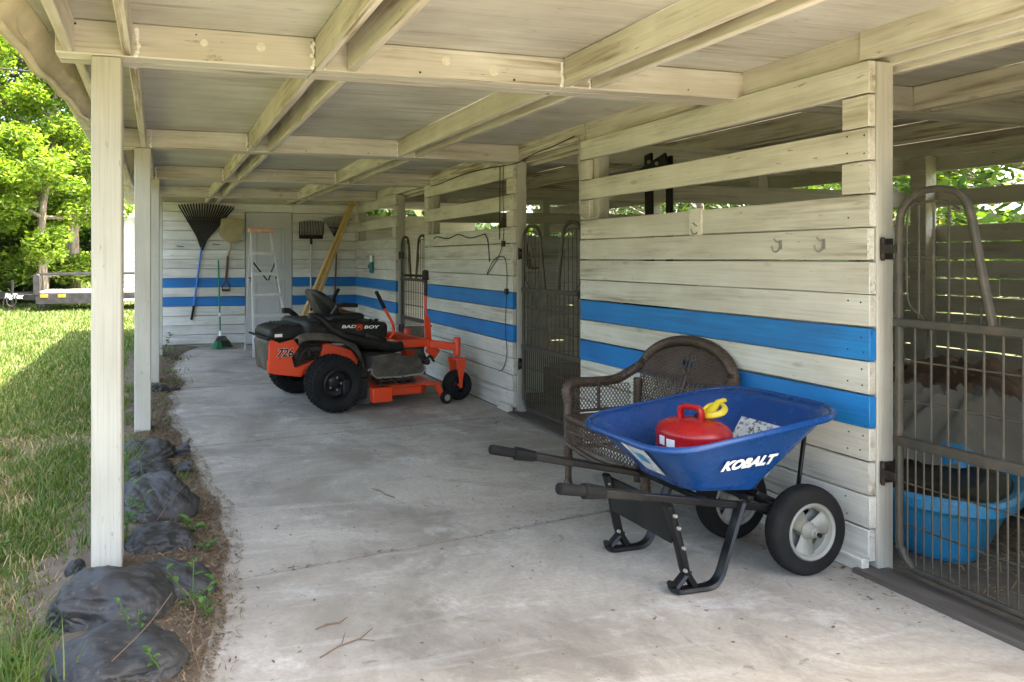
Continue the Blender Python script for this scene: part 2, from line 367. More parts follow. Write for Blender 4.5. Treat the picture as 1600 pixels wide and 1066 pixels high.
# ================================================================ GROUND AND SLAB
def jz(x, y, s=1.0, a=.01): return a * noise.noise(Vector((x * s, y * s, 3.1)))
lw = MB()
def lawnz(x, y):
    if x > .25 and -5.2 < y < 14: return -.30
    d = math.hypot(x, y)
    return -.035 + (.022 * noise.noise(Vector((x * 1.3, y * 1.3, 0))) + .012 * noise.noise(Vector((x * 5, y * 5, 0)))) * (1 if d < 30 else 0)
nx_ = [-400, -120, -50, -25, -14, -9] + [-6 + .12 * i for i in range(52)] + [.26, .4, 3, 6.4, 9, 14, 25, 50, 120, 400]
ny_ = [-300, -60, -20, -8, -3] + [-1.6 + .14 * i for i in range(115)] + [15, 17, 20, 24, 30, 45, 80, 150, 400, 900]
vs = [(x, y, lawnz(x, y)) for y in ny_ for x in nx_]; W_ = len(nx_)
lw.add(vs, [(j * W_ + i, j * W_ + i + 1, (j + 1) * W_ + i + 1, (j + 1) * W_ + i) for j in range(len(ny_) - 1) for i in range(W_ - 1)])
o = lw.build('ground', M_lawn, kind='structure')

# slab in five pours with open joints: joint lines (Y at X=0, Y at X=3)
joints = [(-5, -5), (2.99, 3.46), (5.22, 5.62), (7.62, 7.86), (9.60, 9.72), (11.3, 11.3)]  # first pour extended unseen behind the camera to bounce sunlight under the roof
sb = MB()
def edge_x(y): return .02 + .05 * noise.noise(Vector((0, y * 1.7, 1)))
for a, b in zip(joints[:-1], joints[1:]):
    g = .012; n = 60
    def jy(J, x, k): return J[0] + (J[1] - J[0]) * x / 3 + (.006 * noise.noise(Vector((x * 9, J[0], k))))
    lo = []; hi = []
    xs = [edge_x(a[0])] + [.1 + (2.92 - .1) * i / n for i in range(n + 1)]
    for x in xs: lo.append((x, jy(a, x, 0) + g)); hi.append((x, jy(b, x, 0) - g))
    edge = [(edge_x(a[0] + (b[0] - a[0]) * t / 12), a[0] + (b[0] - a[0]) * t / 12) for t in range(11, 0, -1)]
    poly = lo + hi[::-1] + edge
    # top as strips
    m = len(lo); vs = [(x, y, 0) for x, y in lo] + [(x, y, 0) for x, y in hi]
    sb.add(vs, [(i, i + 1, m + i + 1, m + i) for i in range(m - 1)])
    sb.add([(x, y, 0) for x, y in lo] + [(x, y, -.08) for x, y in lo], [(i, i + 1, m + i + 1, m + i) for i in range(m - 1)])
    sb.add([(x, y, 0) for x, y in hi] + [(x, y, -.08) for x, y in hi], [(i, i + 1, m + i + 1, m + i) for i in range(m - 1)])
    e = [lo[0]] + edge[::-1] + [hi[0]]; m = len(e)
    sb.add([(x, y, 0) for x, y in e] + [(x - .01, y, -.08) for x, y in e], [(i, i + 1, m + i + 1, m + i) for i in range(m - 1)])
    f0 = [lo[0]] + edge[::-1] + [hi[0]]
    sb.add([(lo[0][0], lo[0][1], 0)] + [(x, y, 0) for x, y in edge[::-1]] + [(hi[0][0], hi[0][1], 0)], [tuple(range(len(edge) + 2))])
sb.build('concrete_floor', M_conc, kind='structure', smooth=False)
MB().box(-.0, 6.3, -4.95, 13.7, -.25, -.016).build('joint_soil', M_joint, kind='structure')
def m_stall():
    m = N('stall_dirt'); v = m.coord((1, 1, 1), False); a = m.noise(v, 2.2, 6, .65); b = m.noise(v, 40, 4, .7)
    c = m.mix(m.ramp(a, .35, .65), (.13, .105, .08), (.25, .22, .18)); c = m.mix(m.ramp(b, .35, .7, (.5, .5, .5, 1), (0, 0, 0, 1)), c, (.07, .05, .035))
    return m.done(c, .95, m.bump(b, .5, .006), spec=.2)
MB().box(2.90, 6.2, -1.5, 11.25, -.055, -.006).build('stall_floor', m_stall(), kind='structure')

# ================================================================ STALL FRONT WALLS
ZT = 2.175; PIT = .1425; BH = .1355
def WX(y): return 2.90 + (y - 2.4) * .012
def jit(a): return random.uniform(-a, a)
def front_wall(y0, y1, label, left_post=True, split=None):
    root = empty('stall_front_wall', label, 'wooden wall', (WX((y0 + y1) / 2), (y0 + y1) / 2, 0))
    wb = MB(); bl = MB(); blues = []
    def board(mb, a, b, k, dx=0):
        zc = ZT - PIT * k - PIT / 2 + jit(.0015); t = .038; d = dx + jit(.0025)
        n = max(2, int((b - a) / .35)); sag = [jit(.0016) for _ in range(n + 1)]
        L = []
        for i in range(n + 1):
            y = a + (b - a) * i / n; x = WX(y) + d; z0 = zc - BH / 2 + sag[i]; z1 = zc + BH / 2 + sag[n - i] * .8
            L.append([(x, y, z0), (x, y, z1), (x + t, y, z1), (x + t, y, z0)])
        mb.loft(L)
    for k in range(15):
        a = y0 + jit(.004); b = y1 + jit(.004)
        if k in (1, 3):
            board(wb, y0 + jit(.004), y0 + .135 + jit(.006), k); board(wb, y1 - .12 + jit(.008), y1 + jit(.004), k)
        elif k in (8, 10):
            m = MB(); board(m, a, b, k); m.build('blue_board', M_blue, root, world=True, bevel=.003)
        elif split and k == 4:
            board(wb, a, split, k); board(wb, split + .03, b, k, .001)
            z = ZT - PIT * 4.5; y = split + .04
            wb.box(WX(y) - .016, WX(y) + .01, y - .045, y + .045, z - BH / 2 - .006, z + BH / 2 + .01)
        else: board(wb, a, b, k)
    # bottom trim block
    wb.build('white_boards', M_boardY, root, world=True, bevel=.0035)
    m = MB(); m.bar((WX(y0) - .022, y0 - .004, .03), (WX(y0) - .022, y0 + .22, .03), .04, .06)
    m.bar((WX(y0 + .23) + .03, y0 + .2, .014), (WX(y1) + .03, y1, .014), .04, .055)
    m.build('base_trim', M_boardY, root, world=True, bevel=.004)
    # backing so that gaps between boards read dark, only behind the solid courses
    p = MB(); p.box(WX(y0) + .040, WX(y0) + .13, y0 - .004, y0 + .085, -.005, 2.17); p.build('corner_post', M_post, root, world=True, bevel=.005)
    if left_post:
        p = MB(); p.box(WX(y1) + .040, WX(y1) + .13, y1 - .17, y1 - .05, -.005, 2.17); p.build('corner_post', M_post, root, world=True, bevel=.005)
        p = MB(); p.box(WX(y0) + .040, WX(y0) + .075, y0 + .09, y0 + .135, -.005, 2.17); p.build('stud', M_post, root, world=True, bevel=.004)
        # nail heads
    nm = MB()
    for k in range(15):
        if k in (1, 3): continue
        z = ZT - PIT * k - PIT / 2
        for yy in (y0 + .03, y1 - .03, y0 + .1):
            for dz in (-.035, .035):
                if random.random() < .7:
                    y = yy + jit(.012); nm.lathe([(0, -.0015), (.0035, -.001), (.004, .004)], (WX(y), y, z + dz + jit(.01)), (1, 0, 0), 7)
    nm.build('nails', M_iron, root, world=True)
    return root
wall3 = front_wall(2.40, 4.64, 'white board stall wall with blue stripes behind the wicker chair, nearest of the three', split=3.40)
wall2 = front_wall(5.70, 7.95, 'white board stall wall with hanging grey cord, beside the orange mower front wheels')
wall1 = front_wall(9.06, 11.18, 'far white board stall wall with teal glove hanging, behind the mower seat')

# hooks, brackets, cables on the near wall
def hook(y, z, label, big=1.0):
    x = WX(y); r = empty('coat_hook', label, 'hook', (x, y, z), 0, 'coat hooks on the near stall wall')
    m = MB(); m.box(-.004, .001, -.011, .011, -.022, .024); m.build('plate', M_hookgrey, r, bevel=.002)
    m = MB(); m.tube(smoothpts([(-.003, 0, -.005), (-.02, 0, -.03), (-.045, 0, -.03), (-.055, 0, -.005)]), .0045, 6)
    m.tube(smoothpts([(-.003, 0, .01), (-.03, 0, .018), (-.04, 0, .03)]), .004, 6); m.build('prong', M_hookgrey, r)
hook(2.86, 1.395, 'small metal coat hook, middle of the three on the near stall wall')
hook(2.62, 1.395, 'small metal coat hook closest to the post of the near stall wall')
hook(3.42, 1.50, 'rusty coat hook on the small raised wood block of the near stall wall')
# outlet ghost marks / cable on near wall end
p = onX(908, 208, 2.90)
cb = MB()
y = 4.60
cb.tube(smoothpts([(2.93, 4.66, 2.215), (2.915, 4.63, 2.14), (2.895, 4.60, 2.02), (2.895, 4.59, 1.85), (2.895, 4.59, 1.68), (2.895, 4.55, 1.625), (2.895, 4.46, 1.61), (2.91, 4.42, 1.615), (2.95, 4.40, 1.65)]), .006, 6)
tag(cb.build('cable', M_cable), 'grey cable running down the far end of the near stall wall boards', 'cable')
# cable run along header and hanging cord on the middle wall
cb = MB()
pts = [(WX(5.5) - .01, 4.72, 2.225)] + [(WX(y) - .012, y, 2.19 + .018 * math.sin(y * 3.1) - (.03 if y > 5.5 else 0)) for y in np.arange(5.0, 7.9, .3)]
cb.tube(smoothpts(pts), .0045, 6)
X = lambda y: WX(y) - .012
cb.tube(smoothpts([(X(5.86), 5.86, 2.16), (X(5.87), 5.87, 1.9), (X(5.85), 5.85, 1.62), (X(5.88), 5.88, 1.45), (X(5.98), 5.98, 1.33), (X(6.2), 6.20, 1.18), (X(6.1), 6.08, 1.30), (X(5.95), 5.95, 1.345), (X(5.83), 5.83, 1.33), (X(5.79), 5.79, 1.2), (X(5.8), 5.80, 1.0), (X(5.82), 5.82, .7), (X(5.79), 5.79, .5), (X(5.86), 5.86, .36), (X(5.95), 5.95, .32)]), .0035, 6)
cb.tube(smoothpts([(X(5.93), 5.93, 2.15), (X(5.93), 5.93, 1.8), (X(5.94), 5.94, 1.5)]), .0045, 6)
cb.tube(smoothpts([(X(6.25), 6.25, 1.56), (X(6.6), 6.6, 1.53), (X(6.9), 6.9, 1.575), (X(7.2), 7.2, 1.54), (X(7.5), 7.5, 1.57), (X(7.6), 7.6, 1.55)]), .005, 6)
cb.tube(smoothpts([(X(6.25), 6.25, 1.56), (X(6.18), 6.18, 1.48), (X(6.15), 6.15, 1.3)]), .0045, 6)
for z, y in ((1.46, 5.86), (1.04, 5.80)): cb.box(X(y) - .012, X(y) + .012, y - .018, y + .018, z - .025, z + .025)
tag(cb.build('extension_cord', M_iron), 'thin extension cord looped and hanging down the middle stall wall', 'cord')
# glove
gr = empty('work_glove', 'teal work glove hanging by its cuff on the far stall wall', 'glove', (WX(10.1) - .03, 10.15, 1.25))
g = MB(); g.box(-.012, .012, -.07, .05, -.05, .03)
for i, dy in enumerate((-.062, -.030, .002, .034)): g.tube([(0, dy, -.04), (-.005, dy - .01, -.10 - .012 * (i % 2)), (0, dy - .015, -.135)], [.018, .016, .010], 6)
g.tube([(0, .045, .0), (-.01, .085, -.03), (-.01, .09, -.06)], [.02, .016, .01], 6)
g.build('palm', M_teal, gr, bevel=.008, seg=2)
c = MB(); c.tube([(0, -.01, .02), (0, .0, .12)], [.045, .055], 8, flat=.35); c.build('cuff', M_white, gr)

# ================================================================ GATES
def make_gate(label):
    r = empty('stall_gate', label, 'gate', group='metal stall gates')
    wd = .94; b0 = .06; zl = .575; zm = 1.065; zt = 1.60; rr = .017
    f = MB()
    f.tube(smoothpts([(.02, 0, zm), (.02, 0, .22), (.03, 0, .13), (.07, 0, b0 + .012), (.16, 0, b0), (wd - .16, 0, b0), (wd - .07, 0, b0 + .012), (wd - .03, 0, .13), (wd - .02, 0, .22), (wd - .02, 0, zm)], 4), .015, 10)
    f.build('frame', M_gate, r)
    for z, h in ((zm, .036), (zl, .042)):
        m = MB(); m.box(.0, wd, -.016, .016, z - h / 2, z + h / 2); m.build('rail', M_gate, r, bevel=.006, seg=2)
    for s in (0, 1):
        X_ = (lambda x: x) if s == 0 else (lambda x: wd - x)
        m = MB()
        m.tube(smoothpts([(X_(.02), 0, zm), (X_(.02), 0, zt - .14), (X_(.045), 0, zt - .05), (X_(.11), 0, zt), (X_(.20), 0, zt + .002), (X_(.265), 0, zt - .03), (X_(.295), 0, zt - .10), (X_(.33), 0, zt - .30), (X_(.372), 0, zm + .01)], 5), .0145, 10)
        m.build('yoke_frame', M_gate, r)
        m = MB(); m.tube(smoothpts([(X_(.055), .003, zt - .1), (X_(.06), 0, zt - .06), (X_(.11), 0, zt - .045), (X_(.2), 0, zt - .045), (X_(.255), 0, zt - .08)], 3), .005, 6)
        m.tube(smoothpts([(X_(.052), 0, zt - .1), (X_(.052), 0, zm + .13), (X_(.075), 0, zm + .06), (X_(.13), 0, zm + .02)], 3), .004, 6)
        for i in range(5):
            x = .10 + .058 * i; top = zt - .04 if x < .24 else zt - .07 - (x - .24) * 4.2
            m.tube([(X_(x), 0, zm), (X_(x), 0, top)], .0042, 6)
        m.tube([(X_(.03), .004, zm + .27), (X_(.335), .004, zm + .27)], .004, 6); m.build('upper_bars', M_gate, r)
    m = MB(); n = 14
    for i in range(1, n): x = .02 + (wd - .04) * i / n; m.tube([(x, 0, zl), (x, 0, zm)], .0045, 6)
    for z in (zl + .17, zl + .335): m.tube([(.02, .005, z), (wd - .02, .005, z)], .0045, 6)
    m.build('middle_bars', M_gate, r)
    m = MB(); n = 27
    for i in range(1, n): x = .02 + (wd - .04) * i / n; m.tube([(x, 0, b0 + (0.03 if i in (1, n - 1) else 0)), (x, 0, zl)], .0038, 5)
    for z in (b0 + .17, b0 + .345): m.tube([(.02, .005, z), (wd - .02, .005, z)], .0042, 6)
    m.build('lower_bars', M_gate, r)
    for z in (.42, 1.37):
        h = MB(); h.box(-.056, -.050, -.012, .056, z - .045, z + .045); h.tube([(-.042, -.012, z - .05), (-.042, -.012, z + .05)], .008, 8)
        h.box(-.042, .02, -.022, -.014, z - .018, z + .018)
        for dz in (-.035, .035): h.lathe([(0, .006), (.008, .004), (.009, 0)], (-.050, .028, z + dz), (1, 0, 0), 8)
        h.build('hinge', M_iron, r, bevel=.0015)
    l = MB(); l.box(wd - .03, wd + .03, -.035, -.018, zm - .03, zm + .03); l.tube([(wd - .05, -.04, zm), (wd + .05, -.04, zm)], .007, 6); l.tube([(wd, -.04, zm), (wd, -.06, zm + .01)], .005, 6)
    l.build('latch', M_iron, r)
    return r
# hinged at its far side for the near gate: local +x runs toward the camera (-Y); front face (-y local) must face -X
gate = make_gate('metal stall gate open to a blue tub, at the right edge, nearest of the three')
gate.location = (2.965, 2.34, 0); gate.rotation_euler = (0, 0, -PI / 2)
g2 = copy_tree(gate); g2.location = (3.00, 5.64, 0); g2['label'] = 'metal stall gate of upright bars just left of the wicker chair'
g1 = copy_tree(gate); g1.location = (3.04, 9.003, 0); g1['label'] = 'far metal stall gate standing behind the mower control levers'
for i, (ya, yb, lab) in enumerate([(1.2, 2.42, 'dark worn threshold board under the nearest gate at the right edge'), (4.6, 5.66, 'dark worn threshold board under the gate by the wicker chair'), (7.93, 9.02, 'dark threshold board under the far gate behind the mower')]):
    m = MB(); m.bar((WX(ya) - .02, ya, .006), (WX(yb) - .02, yb, .006), .10, .03); m.bar((WX(ya) + .07, ya, .002), (WX(yb) + .07, yb, .002), .07, .02)
    tag(m.build('threshold', wood('dark_sill%d' % i, (.10, .085, .07), (.05, .045, .04), (.22, .19, .16), 'y', .6), bevel=.004), lab, 'threshold', 'thresholds under the stall gates')

# ================================================================ BACK WALL WITH DOOR
YB = 11.2
bw = empty('end_wall', 'white board end wall with blue stripes, hung with garden tools', 'wooden wall', (1.5, YB, 0))
dL = onY(384, 440, YB).x; dR = onY(456, 440, YB).x
wb = MB()
for k in range(15):
    for a, b in ((.02, dL - .012), (dR + .012, WX(YB) + .02)):
        zc = ZT - PIT * k - PIT / 2 + jit(.0015)
        if k == 0 and a < 1: b = b
        if k in (8, 10):
            m = MB(); m.box(a, b, YB + jit(.002), YB + .038, zc - BH / 2, zc + BH / 2); m.build('blue_board', M_blueX, bw, world=True, bevel=.003)
        else: wb.box(a + jit(.002), b + jit(.002), YB + jit(.003), YB + .038, zc - BH / 2, zc + BH / 2)
wb.box(dL - .012, dR + .012, YB, YB + .038, 2.045, 2.17)
wb.build('white_boards', M_boardX, bw, world=True, bevel=.003)
MB().box(-.02, 3.1, YB + .055, YB + .07, -.02, 2.3).build('light_block_backing', M_intX, bw, world=True)  # hidden sheet added to stop light leaking through the board gaps
dr = MB(); dr.box(dL, dR, YB + .006, YB + .045, .02, 2.035)
door = dr.build('door', M_door, bw, world=True, bevel=.003)
pm = MB(); dw = (dR - dL)
def ring(x0, x1, z0, z1, y, t=.018, h=.008):
    pm.box(x0, x1, y - h, y + .004, z0, z0 + t); pm.box(x0, x1, y - h, y + .004, z1 - t, z1)
    pm.box(x0, x0 + t, y - h, y + .004, z0 + t, z1 - t); pm.box(x1 - t, x1, y - h, y + .004, z0 + t, z1 - t)
for z0, z1 in ((1.17, 1.80), (.22, .98)):
    for a, b in ((.20, .84),): ring(dL + dw * a, dL + dw * b, z0, z1, YB + .006); ring(dL + dw * a + .05, dL + dw * b - .05, z0 + .05, z1 - .05, YB + .006, .01, .005)
L = door.matrix_local.translation
pm.build('door_panels', M_door, door, bevel=.003).location = (-bw.location.x, -bw.location.y, 0)
kn = MB(); kn.lathe([(0, -.06), (.02, -.058), (.027, -.04), (.02, -.022), (.009, -.015), (.009, .0), (.025, .0), (.025, .006)], (dL + .06, YB + .006, 1.0), (0, 1, 0), 14)
kn.build('door_knob', M_hookgrey, door).location = (-bw.location.x, -bw.location.y, 0)
# storeroom behind the end wall
sr = MB(); sr.box(-.02, .02, YB + .06, 13.7, -.05, 2.17); sr.box(.02, 6.2, 13.66, 13.7, -.05, 2.17)
tag(sr.build('storeroom_wall', M_boardX), 'plain white side wall of the storeroom behind the end wall', 'wall')

# ================================================================ PORCH POSTS
for x0, y0, lab in ((-.271, 3.136, 'tall cream painted porch post in the foreground standing on sandbags'), (-.185, 5.66, 'second cream porch post from the camera, by the black sandbags'),
                    (-.125, 7.86, 'third porch post from the camera, mostly behind the second'), (-.085, 10.05, 'weathered flaking porch post next to the end wall')):
    m = MB(); zb = -.10
    L = []
    for i in range(13):
        z = zb + (2.158 - zb) * i / 12; j = [jit(.0012) for _ in range(4)]
        L.append([(x0 + j[0], y0 + j[1], z), (x0 + .119 + j[2], y0 + j[3], z), (x0 + .119 + j[0], y0 + .185, z), (x0 + j[1], y0 + .185, z)])
    m.loft(L); tag(m.build('porch_post', M_post, bevel=.006, seg=2), lab, 'post', 'porch posts along the slab edge')

# ================================================================ ROOF OVER PORCH AND STALLS
rf = empty('stable_roof', 'cream painted open rafter roof over the porch and the stalls', 'roof', (3, 5, 2.16))
beamsY = [1.0, 3.136, 5.66, 7.86, 10.05]; BZ0, BZ1 = 2.16, 2.302
for y in beamsY:
    for (a, b, z0) in ((-.41, .66, BZ0), (.66, 1.90, BZ0), (1.90, 3.02, BZ0), (3.10, 6.3, BZ0 - .002)):
        m = MB(); m.box(a + .002, b - .002, y + jit(.003), y + .085, z0, BZ1); m.box(a + .002, b - .002, y + .10, y + .19, z0 + .004, BZ1)
        m.box(a + .002, b - .002, y + .083, y + .102, z0 + .012, BZ1 - .01)
        m.build('cross_beam', M_beamX, rf, world=True, bevel=.006, seg=2)
segs = [(beamsY[i] + .19, beamsY[i + 1]) for i in range(4)] + [(10.24, YB + .02)]
jx = [(-.385, .04), (-.165, .04), (.655, .04), (.81, .04), (1.885, .04), (2.035, .04), (4.10, .04), (4.24, .04), (5.2, .04), (6.10, .04)]
for si, (a, b) in enumerate(segs):
    if si == 4: b = YB - .003
    for x, t in jx:
        if x > 3 and si > 3: continue
        xx = x + (a * .010 if x < 0 else 0); m = MB(); tw = jit(.006)
        m.bar((xx + t / 2, a + .002, 2.232), (xx + t / 2 + tw, b - .002, 2.232), t, .138)
        m.build('joist', M_beamY, rf, world=True, bevel=.005, seg=2)
# wall header, three plies
hs = [(1.0, 2.455), (2.46, 4.62), (4.63, 7.0), (7.01, 9.2), (9.21, YB - .004)]
for i, (a, b) in enumerate(hs):
    m = MB(); d = -.022 if i == 0 else .0
    m.bar((WX(a) + .052 + d, a, 2.255), (WX(b) + .052 + d, b, 2.255), .04, .148); m.build('header_board', M_beamY, rf, world=True, bevel=.005, seg=2)
for dx, zc in ((.135, 2.225), (.20, 2.205)):
    m = MB(); m.bar((WX(1.0) + dx, 1.0, zc), (WX(11.1) + dx, 11.1, zc), .04, .138); m.build('header_board', M_beamY, rf, world=True, bevel=.005, seg=2)
# plywood sheets and roof skin
yy = -1.55
sheets = [.95, 3.23, 5.75, 7.95, 10.14, 13.8]  # near end cut short out of view to let sky and sun light in
for a, b in zip(sheets[:-1], sheets[1:]):
    for x0, x1 in ((-.56, .73), (.735, 1.96), (1.965, 3.15), (3.155, 6.5)):
        m = MB(); m.box(x0 + .002, x1 - .002, a + .003, b - .003, 2.3035 + jit(.0008), 2.318); m.build('ceiling_panel', M_ply, rf, world=True)
m = MB(); m.box(-.58, 6.6, .93, 13.85, 2.325, 2.35); m.build('roof_sheet', M_roofm, rf, world=True)
m = MB()
for y in beamsY[1:]:
    for k in range(60):
        x = -.35 + k * .055 + jit(.02); m.lathe([(0, -.003), (.005, -.002), (.006, .002)], (x, y + jit(.001) + .0005, random.choice((2.185, 2.275)) + jit(.01)), (0, 1, 0), 6) if k % 9 == 0 else None
for k in range(260):
    x = random.choice((.73, 1.96)) + random.choice((-.02, .02)) + jit(.004); y = 2.2 + 8.8 * random.random(); m.lathe([(0, -.0015), (.006, -.001), (.007, .001)], (x, y, 2.3025), (0, 0, 1), 6)
m.build('nails', M_iron, rf, world=True)
for y, x in ((3.136, .18), (3.136, 1.28), (3.136, .42), (5.66, .25), (5.66, 2.3), (7.86, 1.2), (3.136, 1.52)):
    m = MB(); m.lathe([(0, -.0015), (.016, -.0012), (.022 + jit(.006), -.0002), (.024, .002)], (x, y, 2.235 + jit(.02)), (0, 1, 0), 14); m.build('filled_knot', M_white2, rf, world=True)
# caulk blobs at joist ends
m = MB()
for y in beamsY[1:]:
    for x in (-.165, .655, 1.885, 2.035):
        for s in (0, 1):
            for k in range(9):
                z = 2.17 + .013 * k; xx = x + (y * .01 if x < 0 else 0) + (-.004 if s == 0 else .044)
                m.lathe([(0, -.006), (.008 + jit(.003), -.003), (.009 + jit(.003), .004)], (xx + jit(.006), y + .002, z), (0, 1, 0), 6)
m.build('caulk', M_white, rf, world=True)
# sagging tin eave strip
path = smoothpts([(-.70, .93), (-.60, 2.2), (-.545, 2.84), (-.46, 3.9), (-.42, 4.56), (-.345, 5.6), (-.32, 6.2), (-.30, 7.6), (-.29, 9.7), (-.28, 11.5), (-.28, 13.6)], 10)
path = [Vector((p[0], p[1], 0)) for p in path]; NP = len(path)
def tin(u, v):
    f = u * (NP - 1); i = min(int(f), NP - 2); p = path[i].lerp(path[i + 1], f - i)
    n1 = noise.noise(Vector((p.y * 1.3, v * 1.2, 0))); n2 = noise.noise(Vector((p.y * 3.7, v * 2.5, 5))); n3 = noise.noise(Vector((p.y * 9, v * 5, 9)))
    sag = .035 * noise.noise(Vector((p.y * .8, 4, 0))) + .02 * noise.noise(Vector((p.y * 3.1, 8, 0)))
    amp = math.sin(v * PI)
    x = p.x + .085 * (1 - v) ** 1.2 - .02 + (.03 * n1 + .018 * n2 + .007 * n3) * (.35 + amp)
    z = 2.285 - .145 * v + sag * v + (.012 * n2)
    return (x, p.y, z)
m = MB(); m.grid(tin, 300, 14); m.build('eave_strip', M_tin, rf, world=True, solid=.002, sharp=60)
def tin2(u, v):
    q = tin(u, 1); return (q[0] + .035 * v, q[1], q[2] + .004 + .01 * v)
m = MB(); m.grid(tin2, 300, 3); m.build('eave_lip', M_tin, rf, world=True, solid=.002, sharp=60)
# ragged soffit boards between strip and the outer joist
m = MB()
for k in range(60):
    y = .95 + k * .21; x = -.40 + y * .01
    m.box(x - .16 + jit(.03), x - .0, y + .005, y + .24, 2.285 + jit(.006), 2.296 + jit(.004))
m.build('soffit_board', M_int, rf, world=True)

# ================================================================ INSIDE OF THE STALLS
XB = 6.15
bk = empty('stable_back_wall', 'shaded board wall closing the stalls at the back, with two open slots', 'wooden wall', (XB, 5, 0))
wb = MB()
for k in range(15):
    if k in (1, 3): continue
    y = -1.4
    while y < 11.2:
        L = random.choice((2.44, 3.0, 2.44)); e = min(y + L, 11.2); zc = ZT - PIT * k - PIT / 2 + jit(.004)
        wb.box(XB + jit(.003), XB + .03, y + .003, e - .003, zc - BH / 2 + .002, zc + BH / 2 - .002 + jit(.002)); y = e
wb.build('boards', M_int, bk, world=True, bevel=.003)
for y in (.6, 2.3, 4.50, 6.2, 7.9, 9.6):
    m = MB(); m.box(XB - .12, XB - .002, y, y + .13, -.01, 2.17); m.build('stud', M_int, bk, world=True, bevel=.005)
def partition(y, label, slots=(1, 3)):
    r = empty('stall_partition', label, 'wooden wall', (4.6, y, 0)); wb = MB()
    for k in range(15):
        if k in slots: continue
        zc = ZT - PIT * k - PIT / 2 + jit(.003); wb.box(3.10, XB - .13, y + jit(.002), y + .03, zc - BH / 2 + .002, zc + BH / 2)
    wb.build('boards', M_intX, r, world=True, bevel=.003)
    for x in (4.55,): m = MB(); m.box(x, x + .09, y + .032, y + .12, -.01, 2.155); m.build('stud', M_int, r, world=True, bevel=.004)
partition(4.66, 'shaded board partition inside, at the far side of the stall with the blue tub')
partition(1.20, 'unseen board partition added on the near side to darken the stall with the blue tub', ())  # out of view, added to cut the light entering this stall
partition(7.99, 'shaded board partition inside, behind the middle stall wall')
# lean clutter seen through the slots: black metal brackets and brown folded saddle blanket
r = empty('black_bracket_stand', 'black bolted metal stand leaning behind the slots of the near stall wall', 'metal stand', (3.2, 4.25, 0))
m = MB(); m.bar((.02, .0, 1.30), (.10, .12, 2.06), .075, .022, (1, 0, 0)); m.build('upright', M_black, r, bevel=.004)
m = MB(); m.bar((.05, -.16, 1.25), (.12, -.07, 2.02), .055, .022, (1, 0, 0)); m.build('upright', M_black, r, bevel=.004)
m = MB(); m.bar((.06, .30, 1.86), (.08, -.10, 1.99), .02, .11, (0, 0, 1)); m.build('arm', M_black, r, bevel=.004)
m = MB(); m.box(-.02, .2, -.25, .25, 1.0, 1.28); m.box(.0, .04, -.2, -.16, .0, 1.0); m.box(.0, .04, .16, .2, .0, 1.0); m.build('base', M_black, r, bevel=.006)
for y_, z_ in ((-.06, 1.97), (.02, 1.99), (.04, 1.45), (-.10, 1.5), (.07, 1.8)): m = MB(); m.lathe([(0, -.012), (.012, -.010), (.014, 0)], (.03, y_, z_), (1, 0, 0), 8); m.build('bolt', M_hookgrey, r)
def drape(name, label, cat, mat, c, sx, sy, h, seed, group=None, n=70, fl=.02, pw=1.0):
    m = MB()
    def f(u, v):
        a = (u - .5) * 2; b = (v - .5) * 2; rr = max(abs(a), abs(b)); r2 = math.hypot(a, b)
        e = max(0, 1 - r2 ** 2.4 * .75); q = Vector((u * 3.0 + seed, v * 3.0, seed))
        wq = q + Vector((noise.noise(q * .8), noise.noise(q * .8 + Vector((3, 3, 3))), 0)) * .9; rg = lambda p: max(0, 1 - 2.6 * abs(noise.noise(p))) ** 1.5
        nz = .25 + noise.noise(q * .7) * .35 + .22 * rg(Vector((wq.x * .9, wq.y * 2.0, seed))) + .13 * rg(Vector((wq.x * 3.2, wq.y * 1.6, seed + 4))) + .06 * rg(wq * 4.5)
        z = h * (e ** pw) * (.55 + .75 * nz); z = max(z, fl + .05 * nz * (1 if rr < .97 else .3))
        return (a * sx + .12 * sx * noise.noise(q * 1.3), b * sy + .12 * sy * noise.noise(q * 1.3 + Vector((9, 0, 0))), z)
    m.grid(f, n, n)
    o = m.build(name, mat, solid=.006, sharp=70); o.location = c; return tag(o, label, cat, group)
drape('tarp', 'crumpled grey canvas tarp heaped behind the blue tub in the stall', 'tarp', M_tarp, (4.25, 3.15, 0), .95, .62, .72, 3.3)
drape('blanket', 'brown blanket heaped against the back wall behind the grey tarp', 'blanket', M_tarpb, (5.3, 3.75, 0), .75, .7, .62, 8.1)
drape('saddle_blanket', 'brown blanket glimpsed through the slots of the middle stall wall', 'blanket', M_tarpb, (3.45, 6.75, 1.2), .22, .2, .55, 5.1, n=40)
m = MB(); m.box(3.2, 3.7, 6.5, 7.0, -.005, 1.19); tag(m.build('feed_chest', M_int, bevel=.01), 'plain wooden feed chest behind the middle stall wall', 'chest')
